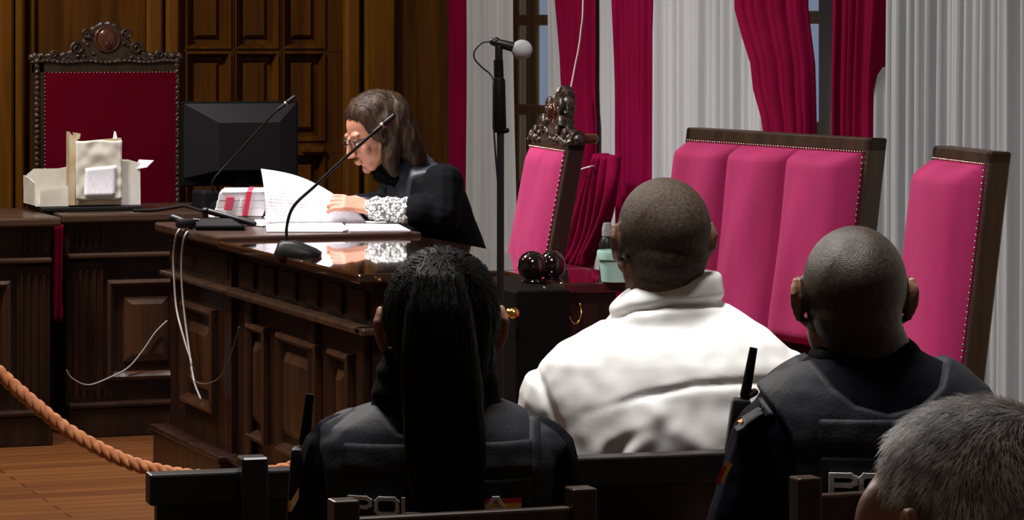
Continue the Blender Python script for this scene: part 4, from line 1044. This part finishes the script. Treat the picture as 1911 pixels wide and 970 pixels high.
# woman officer
G = Fig(820, 4.66); s = G.s
hc = V((G.x(822), .01, 1.012)); R = rotz(7)
arms = [(V((G.x(640),0,G.z(850))), V((G.x(612),.03,.60)), V((-.11,.30,.62)), V((.2,1,-.1)), V((0,0,1)), 1), (V((G.x(1000),0,G.z(855))), V((G.x(1035),.03,.60)), V((.11,.30,.62)), V((-.2,1,-.1)), V((0,0,1)), -1)]
rows = [(728,775,865,.055),(748,735,905,.075),(762,700,938,.085),(778,655,975,.095),(797,618,1005,.105),(822,590,1032,.112),(860,578,1048,.12),(920,588,1045,.125),(1000,600,1035,.125)]
vest = [(706,762),(690,768),(640,783),(598,803),(600,835),(612,880),(618,940),(622,1300),(1035,1300),(1028,940),(1030,880),(1052,850),(1058,836),(1040,815),(1000,788),(950,768),(925,757),(900,762),(880,800),(820,812),(750,805)]
gait = [(652,718,912,.060,-.005,0),(685,704,922,.070,-.005,0),(730,694,934,.080,-.005,0),(765,688,940,.086,-.0,0),(790,695,935,.08,0,0)]
wo, ve, pr, pra, J = officer(G, 'police officer with long dark ponytail and dark vest, seen from behind', hc, R, M['skin_m'], .51, rows, [(a[0], a[1], a[2]) for a in arms], vest,
    [[(640,885),(640,832),(1000,826),(1000,884)], [(640,960),(640,893),(1000,890),(1000,960)], [(990,1000),(992,790),(1014,795),(1016,1000)]], gait, arms, V((0,.0,.86)))
lettering('POLICIA', G.x2(655), G.z2(957), .030, .021, .0385, .0052, pr, ve, acc=5)
for z0, z1, mm in ((929, 939, 'red'), (939, 953, 'yellow')):
    b = nb(); patch(b, G.x2(908), G.x2(977), G.z2(z1), G.z2(z0), pr, .010); o = obj('flag_stripe', b, M[mm], ve, label=mm+' flag stripe'); 
b = nb(); patch(b, G.x(552), G.x(560), G.z(925), G.z(905), pra, .004, 3, 3); obj('sleeve_badge', b, M['gold'], wo)
# her hair: tight cap, knot on the crown, broad straight tail
b = nb(); c0 = V((0,-.018,.036)); k_ = 1
ell(b, hc+R @ V((0,-.02,.034)), (.084,.104,.094), sub=4); ell(b, hc+R @ V((0,-.045,-.02)), (.074,.070,.075), sub=4)
ell(b, hc+R @ V((0,-.075,.085)), (.040,.042,.034))
tailrows = [(470,800,850,-.075,.03),(500,778,868,-.115,.035),(560,765,882,-.135,.040),(640,758,892,-.145,.042),(720,758,903,-.155,.042),(800,762,908,-.165,.040),(860,766,908,-.17,.034),(900,778,902,-.172,.026),(940,800,888,-.172,.015),(962,822,870,-.17,.006)]
loft(b, [sring((G.x(a)+G.x(c))/2, cy, G.z(py), (G.x(c)-G.x(a))/2, hd, 2.2, 40) for py, a, c, cy, hd in tailrows])
me = remesh(b, .0042, 3)
Ri = R.transposed()
for v in me.vertices:
    q = v.co; n = v.normal.copy()
    v.co += n*(.0022*noise.noise(V((q.x*130, q.y*20, q.z*5)))+.0012*noise.noise(V((q.x*300, q.y*40, q.z*9))))
b = tobm(me)
kill = []
for f in b.faces:
    p = Ri @ (f.calc_center_median()-hc)
    if p.y > .02 and p.z < .065-.0 and p.y > .02+(p.z-.0)*.8 and abs(p.z) < .2 and p.length < .16: kill.append(f)
bmesh.ops.delete(b, geom=kill, context='FACES')
hr = obj('hair', b, M['hairblack'], wo, smooth=True)
rnd = random.Random(11); b = nb()
for k in range(260):
    u_ = rnd.uniform(-.9, .9); zt = rnd.uniform(0, .5); pts = []
    for j in range(9):
        t_ = zt+(1-zt)*j/8; i_ = min(len(tailrows)-2, int(t_*(len(tailrows)-1))); fr_ = t_*(len(tailrows)-1)-i_
        ra, rb = tailrows[i_], tailrows[i_+1]; r5 = [ra[m2]+(rb[m2]-ra[m2])*fr_ for m2 in range(5)]
        xx = (r5[1]+r5[2])/2+(r5[2]-r5[1])/2*u_*(.97); yy = r5[3]-r5[4]*math.sqrt(max(0, 1-u_*u_))*1.02-.001
        pts.append(V((G.x(xx)+.002*math.sin(j+k), yy, G.z(r5[0]))))
    tube(b, pts, [.0011]*8+[.0003], 3, False)
obj('strands', b, M['hairblack'], hr, smooth=True)['kind'] = 'stuff'
kn = hc+R @ V((0,-.085,.085))
b = blades(hr.data, 5200, 5, lambda q: (kn-q) if q.z > hc.z-.03 and q.y > -.14 else V((0,0,-1)), (.03,.06), .0007, keep=lambda p: p.z > hc.z-.05, rough=.02)
obj('strands', b, M['hairblack'], hr, smooth=True)['kind'] = 'stuff'
radio(wo, G, 'black hand radio with thin antenna on the ponytailed officer', (577,738), (566,832), (562,838), (552,985), .02, .0062)

# man officer
G = Fig(1625, 4.88)
hc = V((G.x(1594), .01, 1.037)); R = rotz(3)
arms = [(V((G.x(1440),0,G.z(815))), V((G.x(1355),.02,.62)), V((-.12,.30,.62)), V((.2,1,-.1)), V((0,0,1)), 1), (V((G.x(1810),0,G.z(800))), V((G.x(1860),.02,.60)), V((.12,.30,.62)), V((-.2,1,-.1)), V((0,0,1)), -1)]
rows = [(640,1545,1695,.06),(662,1515,1735,.08),(682,1480,1775,.095),(700,1455,1805,.105),(725,1425,1835,.115),(760,1402,1858,.125),(800,1392,1868,.132),(880,1400,1862,.138),(1000,1415,1850,.138)]
vest = [(1512,678),(1490,684),(1450,705),(1412,735),(1440,768),(1462,810),(1472,860),(1476,940),(1480,1300),(1800,1300),(1800,900),(1812,820),(1840,760),(1862,728),(1840,708),(1800,692),(1768,678),(1752,686),(1738,720),(1700,752),(1640,766),(1580,750),(1545,722)]
gait = [(622,1545,1685,.055,0,0),(640,1528,1708,.068,0,0),(658,1512,1728,.078,0,-.04),(680,1508,1736,.082,0,-.04),(705,1515,1735,.078,0,0),(730,1530,1720,.07,0,0)]
mo, ve, pr, pra, J = officer(G, 'police officer with shaved head and black neck gaiter, seen from behind', hc, R, M['skin_m'], .51, rows, [(a[0], a[1], a[2]) for a in arms], vest,
    [[(1508,838),(1508,782),(1790,780),(1790,838)], [(1514,1000),(1512,848),(1790,846),(1790,1000)]], gait, arms, V((0,.0,.90)))
b = shell(mo.data, hairline(hc, R), .002, .002); obj('hair', b, M['buzz2'], mo, smooth=True)
lettering('POLICIA', G.x2(1531), G.z2(913), .034, .0235, .043, .0072, pr, ve, acc=5)
# epaulette with gold mark, and sleeve flag
b = nb()
def strip(bm, pts, w, off, n=10, pr_=pra):
    P2 = [V((G.x2(a, .05), G.z2(c, .05))) for a, c in pts]
    def f(s_, t_):
        i = min(len(P2)-2, int(s_*(len(P2)-1))); fr = s_*(len(P2)-1)-i; q = P2[i].lerp(P2[i+1], fr); d = (P2[i+1]-P2[i]).normalized(); nn = V((-d.y, d.x))
        q = q+nn*w*(t_-.5); return pr_(q.x, q.y, off)
    grid(bm, n, 4, f)
strip(b, [(1368,800),(1395,780),(1428,758)], .024, .004); o = obj('epaulette', b, M['vest'], mo, smooth=True); o.modifiers.new('s','SOLIDIFY').thickness = .003
b = nb()
for aa in (-.55, 0, .55, 1.1):
    p0 = V((G.x2(1374, .05), G.z2(792, .05))); d = V((math.cos(aa+.25), math.sin(aa+.25)))*.015; nn = V((-d.y, d.x))*.14
    b.faces.new([b.verts.new(pra(q.x, q.y, .012)) for q in (p0-nn, p0+d, p0+nn)])
obj('gold_mark', b, M['gold'], mo)
b = nb(); strip(b, [(1346,846),(1338,862),(1330,880)], .010, .003, 6); obj('sleeve_flag', b, M['gold'], mo, smooth=True)
b = nb(); strip(b, [(1338,852),(1330,868),(1324,884)], .006, .004, 6); obj('sleeve_flag', b, M['red'], mo, smooth=True)
radio(mo, G, 'black hand radio with thick antenna on the shaved-head officer', (1412,656), (1395,752), (1390,752), (1375,860), .06, .0062)

# ---------------------------------------------------------------- grey-haired man, near
G = Fig(1790, 3.0)
hc = V((G.x(1806), .0, .972)); R = rotz(48)
J = joints(0, 0, .50, knee=.40)
arms = [(V((-.17,0,.76)), V((-.21,.02,.55)), V((-.12,.27,.60)), V((.2,1,-.1)), V((0,0,1)), 1), (V((.17,0,.76)), V((.21,.02,.55)), V((.12,.27,.60)), V((-.2,1,-.1)), V((0,0,1)), -1)]
gm = body(G.root(), -YAW, 'man with short grey hair at lower right, head turned left', hc, R, J, arms, M['skin_m'], k=1.12, chest=V((0,0,.80)), voxel=.004)
Ri = R.transposed()
def gline(co, n):
    p = Ri @ (co-hc)/1.12
    if p.length > .17: return -1
    zl = -.05+sstep(-.06,-.01,p.y)*.045+sstep(.0,.055,p.y)*.075
    w = p.z-zl
    if abs(p.x) > .068 and p.z < .044 and p.y > -.022: w = -1
    if p.y > .050: w = min(w, p.z-.080)
    return w
b = shell(gm.data, gline, .006, .003); hr = obj('hair', b, M['hairgreyd'], gm, smooth=True)
b = nb(); rnd = random.Random(21); hm = hr.data; vs = [v for v in hm.vertices]
hm.calc_loop_triangles(); tris = [t for t in hm.loop_triangles]
crown = hc+R @ V((.0,-.06,.11))
for k in range(15000):
    tr_ = rnd.choice(tris); a_, c_, d_ = [hm.vertices[i] for i in tr_.vertices]
    r1, r2 = rnd.random(), rnd.random()
    if r1+r2 > 1: r1, r2 = 1-r1, 1-r2
    p = a_.co*(1-r1-r2)+c_.co*r1+d_.co*r2; n = (a_.normal+c_.normal+d_.normal).normalized()
    if gline(p-n*.006, n) < .003: continue
    fl = (p-crown); fl = fl-n*fl.dot(n); fl = fl.normalized() if fl.length > 1e-4 else V((0,0,1))
    sw_ = noise.noise(p*14); side_ = n.cross(fl); fl = (fl+side_*(.5*sw_+.35)+V((0,0,-.2))).normalized()
    L = rnd.uniform(.012,.020); w = side_.normalized()*.00035*rnd.uniform(.7,1.4)
    jit = V((rnd.uniform(-1,1), rnd.uniform(-1,1), rnd.uniform(-1,1)))*.22
    p1 = p+(n*.5+fl*.9+jit).normalized()*L*.5; p2 = p1+(n*.12+fl+jit).normalized()*L*.5
    v0, v1, v2, v3, v4 = [b.verts.new(q) for q in (p-w, p+w, p1+w*.8, p1-w*.8, p2)]
    b.faces.new((v0, v1, v2, v3)); b.faces.new((v3, v2, v4))
obj('strands', b, M['hairgrey'], hr)['kind'] = 'stuff'
b = nb(); loft(b, [sring(0,0,z,hw,hd,2.4) for z, hw, hd in ((.90,.07,.065),(.875,.085,.08),(.85,.12,.095),(.82,.17,.115),(.77,.205,.13),(.68,.205,.135),(.56,.20,.14),(.50,.19,.13))])
for a in arms: chain(b, [a[0], a[1], a[2]-(a[2]-a[1])*.08], [.062,.052,.04])
obj('sweater', remesh(b, .006, 5), M['navy'], gm, smooth=True); trousers(gm, J, M['trouser'])

# ---------------------------------------------------------------- reading woman at the desk (faces -X in the room)
dC = 10.85; sC = F/dC; rootC = P(792, 500, dC); rootC.z = 0
def cl(px, py, side): # side: metres away from the lens line (local x); returns local point
    return V((side, (792-px)/sC/cs+side*math.tan(YAW)*-1*0, H-(py-HY)/sC))
hcz = cl(700, 247, 0); hc = V((0, (792-700)/sC/cs, hcz.z)); R = rotx(-24) @ Matrix.Rotation(math.radians(4), 3, 'Z')
J = joints(0, 0, .52, knee=.36); 
for k_ in ('kneeL','kneeR','ankL','ankR','toeL','toeR'): J[k_].y = {'k':.20,'a':.16,'t':.28}[k_[0]]
for k_ in ('hipL','hipR'): J[k_].y = -.14
cst = V((0, .02, .93))
zt = .812
shN, shF = V((-.165, .0, .955)), V((.165, .02, .955))
wN = V((-.13, (792-684)/sC/cs+.02, zt+.055)); eN = V((-.22, -.01+.03, zt+.035)); wF = V((.10, .26, zt+.04)); eF = V((.23, .05, zt+.04))
arms = [(shN, eN, wN, V((.28,1,.18)), V((-.75,.0,.75)), -1, .42), (shF, eF, wF, V((-.3,1,.05)), V((.4,0,1)), 1, .6)]
bm = nb(); headgeo(bm, hc, R, 1.0)
hb = hc+R @ V((0,-.03,-.05)); cap(bm, hb, cst+V((0,-.01,.05)), .050, .056, 16); cap(bm, cst+V((0,0,.05)), cst, .06, .085)
ell(bm, cst+V((0,-.03,-.14)), (.13,.09,.16)); cap(bm, cst+V((0,-.05,-.2)), (0,-.13,.60), .10, .11); ell(bm, (0,-.14,.56), (.15,.11,.11)); legs(bm, J)
for s_ in 'LR': cap(bm, J['ank'+s_]-V((0,.04,.045)), J['toe'+s_], .034, .03)
for sh, el, wr, f, n, sd_, cu in arms:
    cap(bm, cst+V((0,0,-.02)), sh, .055, .048); chain(bm, [sh, el, wr], [.044,.034,.024]); hand(bm, wr+f.normalized()*.01, f, n, sd_, cu, 1.0)
ck = obj('person', remesh(bm, .0036, 2), M['skin_l'], smooth=True); ck.location = rootC; ck.rotation_euler = (0,0,PI/2)
tag(ck, 'woman in a black robe and glasses reading papers at the desk', 'person')
# robe
b = nb()
rr = [(1.035,.055,.055,.055),(1.01,.085,.07,.045),(.985,.13,.09,.02),(.955,.185,.10,.005),(.91,.21,.115,-.01),(.82,.215,.125,-.03),(.70,.21,.135,-.07),(.60,.21,.15,-.11),(.50,.21,.17,-.12)]
loft(b, [sring(0, cy, z, hw, hd, 2.3) for z, hw, hd, cy in rr])
chain(b, [shN+V((0,-.01,-.01)), eN+V((0,-.01,-.005)), eN.lerp(wN, .30)+V((0,0,.005))], [.072,.062,.060]); chain(b, [shF, eF, eF.lerp(wF, .55)], [.070,.060,.052])
me = remesh(b, .005, 5); nr = [v.normal.copy() for v in me.vertices]
for v, n in zip(me.vertices, nr): v.co += n*(.005*noise.noise(V((v.co.x*22, v.co.y*22, v.co.z*5)))+.0015*noise.noise(v.co*40))
rb = obj('robe', me, M['robe'], ck, smooth=True)
# satin yoke running over the shoulders
def yoke(co, n):
    r_ = math.hypot(co.x/.125, (co.y-.03)/.115)
    return min((1.0-r_)*.1+.012 if co.z > .90 else (.072-abs(abs(co.x)-.06))*.6 if co.y > 0.0 else -1, co.z-.78)
b = shell(rb.data, yoke, .005, .003); obj('satin_yoke', b, M['robesat'], ck, smooth=60)
b = nb(); chain(b, [wN+(eN-wN)*.92, wN+(eN-wN)*.5, wN+(eN-wN)*.06], [.050,.046,.040]); me = remesh(b, .004, 1); nr = [v.normal.copy() for v in me.vertices]
for v, n in zip(me.vertices, nr): v.co += n*(.004*math.sin(v.co.y*170)*math.sin(v.co.z*160+v.co.x*100))
obj('lace_cuff', me, M['lace'], ck, smooth=True)
# black collar / jabot at the throat
b = nb(); ell(b, hc+R @ V((0,.020,-.135)), (.05,.045,.04)); cap(b, hc+V((0,-.05,-.10)), cst+V((0,.03,.04)), .058, .07)
me = remesh(b, .005, 2)
for v in me.vertices: v.co += V((noise.noise(v.co*60), noise.noise(v.co*60+V((9,1,2))), noise.noise(v.co*60+V((3,8,5)))))*.008
obj('throat_scarf', me, M['gaiter'], ck, smooth=True)
# hair
b = nb()
ell(b, hc+R @ V((0,-.036,.046)), (.090,.108,.090), sub=4)
cap(b, hc+R @ V((-.050,.024,.082)), hc+R @ V((-.074,.006,.005)), .028, .030); cap(b, hc+R @ V((.050,.030,.082)), hc+R @ V((.074,.012,.005)), .028, .030)
for sgn in (-1, 1):
    p0 = hc+R @ V((sgn*.062,-.03,.03)); chain(b, [p0, hc+R @ V((sgn*.070,-.035,-.03)), hc+V((sgn*.082,-.03,-.085)), hc+V((sgn*.080,-.045,-.125))], [.042,.040,.032,.018])
    chain(b, [hc+R @ V((sgn*.05,-.08,.04)), hc+V((sgn*.065,-.095,-.03)), hc+V((sgn*.075,-.125,-.085)), hc+V((sgn*.07,-.145,-.12))], [.050,.048,.036,.016])
chain(b, [hc+R @ V((0,-.09,.05)), hc+V((0,-.10,-.02)), hc+V((0,-.145,-.09)), hc+V((0,-.165,-.125))], [.055,.055,.042,.018])
me = remesh(b, .0042, 7); nr = [v.normal.copy() for v in me.vertices]
for v, n in zip(me.vertices, nr):
    q = v.co-hc; v.co += n*(.004*noise.noise(V((q.x*24, q.y*60+q.z*22, q.z*9)))+.0015*noise.noise(V((q.x*60, q.y*170+q.z*55, q.z*16))))
chr_ = obj('hair', me, M['hairbrown'], ck, smooth=True)
par = hc+R @ V((-.015,.04,.14))
def cflow(q):
    l = q-par; w_ = sstep(.03, .12, l.length)
    return l.normalized()*(1-w_)*1.2+V((0,-.35,-1))*w_+V((0,-.5,0))*(1-w_)
b = blades(chr_.data, 7000, 8, cflow, (.04,.08), .0008, rough=.25)
obj('strands', b, M['hairbrown'], chr_, smooth=True)['kind'] = 'stuff'
# glasses
b = nb()
for sgn in (-1, 1):
    c_ = V((sgn*.031,.103,.004)); pts = [hc+R @ (c_+V((.023*math.cos(a*PI/8), -.006*abs(math.cos(a*PI/8)), .016*math.sin(a*PI/8)))) for a in range(17)]
    tube(b, pts, .0022, 6, False); tube(b, [hc+R @ V((sgn*.054,.098,.008)), hc+R @ V((sgn*.076,.05,.010)), hc+R @ V((sgn*.080,.0,.006))], .002, 6)
tube(b, [hc+R @ V((-.009,.104,.006)), hc+R @ V((.009,.104,.006))], .002, 6)
obj('glasses', b, M['black'], ck, smooth=True)
for sgn in (-1, 1):
    b = nb(); ell(b, hc+R @ V((sgn*.031,.081,.004)), .0115, sub=3); obj('eye', b, M['paper'], ck, smooth=True)
    b = nb(); pts = [hc+R @ V((sgn*(.031+.018*x_), .096-.006*abs(x_), .024-.004*x_*x_)) for x_ in (-1,-.5,0,.5,1)]; tube(b, pts, [.001,.002,.0022,.002,.001], 6); obj('eyebrow', b, M['hairbrown'], ck, smooth=True)
    b = nb(); ell(b, hc+R @ V((sgn*.031,.084,.006)), (.0125,.0115,.010), sub=2); obj('eyelid', b, M['skin_l'], ck, smooth=True)
# pen in her far hand
Mc = Matrix.Translation(rootC) @ Matrix.Rotation(PI/2, 4, 'Z')
hp = Mc @ (wF+V((-.02,.085,.01))); b = nb(); tube(b, [hp+V((-.012,0,-.02)), hp+V((-.010,0,-.012)), P(662,368,10.8), P(668,362,10.8)], [.001,.0035,.004,.003], 10)
tag(obj('pen', b, M['pen'], world=True, smooth=True), 'dark blue pen above the raised sheet, in her far hand', 'pen')
# her seat
t = thing('desk_chair', 'dark chair under the reading woman, hidden by the long desk', 'chair', rootC, PI/2)
b = nb(); box(b, -.22, .22, -.34, .04, .40, .44, .015, 2); obj('seat', b, M['blackm'], t, smooth=30)
for x_ in (-.19, .19):
    for y_ in (-.31, .01):
        b = nb(); box(b, x_-.018, x_+.018, y_-.018, y_+.018, 0, .405, .003); obj('leg', b, M['chairwood'], t, smooth=30)

# ================================================================== LIGHT AND CAMERA
def area(name, loc, size, power, col, tgt=None, spread=None):
    l = bpy.data.lights.new(name, 'AREA'); l.shape = 'DISK'; l.size = size; l.energy = power; l.color = col
    if spread: l.spread = math.radians(spread)
    o = bpy.data.objects.new(name, l); C.objects.link(o); o.location = loc
    d = (V(tgt)-V(loc)) if tgt else V((0,0,-1)); o.rotation_euler = d.to_track_quat('-Z', 'Y').to_euler(); return o
area('overhead_light', (1.7, 4.9, 4.0), .9, 74, (1,.97,.94), (2.1, 5.5, .9), 110)  # fill light, added to brighten the back of the white jacket
area('overhead_light', (.9, 10.0, 4.0), .7, 215, (1,.94,.88), (2.6, 8.6, .8))
area('overhead_light', (1.5, 7.2, 4.0), .6, 18, (1,.95,.90), (2.2, 6.2, .9))
area('overhead_light', (2.5, 10.4, 4.0), .4, 38, (1,.96,.99), (2.85, 10.3, .8), 70)
area('overhead_light', (-.8, 11.2, 4.0), .6, 52, (1,.78,.5), (.3, 12.6, 1.0))
w = bpy.data.worlds.new('World'); bpy.context.scene.world = w; w.use_nodes = True
bg = w.node_tree.nodes['Background']; bg.inputs[0].default_value = (.55,.68,.95,1); bg.inputs[1].default_value = .32
cam = bpy.data.cameras.new('camera'); co = bpy.data.objects.new('camera', cam); C.objects.link(co)
co.location = (0,0,H); co.rotation_euler = (PI/2, 0, -YAW); cam.sensor_width = 36; cam.sensor_fit = 'HORIZONTAL'; cam.lens = F*36/1911
cam.shift_y = -(485-HY)/1911; cam.clip_start = .05
sc = bpy.context.scene; sc.camera = co
sc.view_settings.view_transform = 'Standard'; sc.view_settings.look = 'None'; sc.view_settings.exposure = 0; sc.view_settings.gamma = 1
sc.view_settings.use_curve_mapping = False
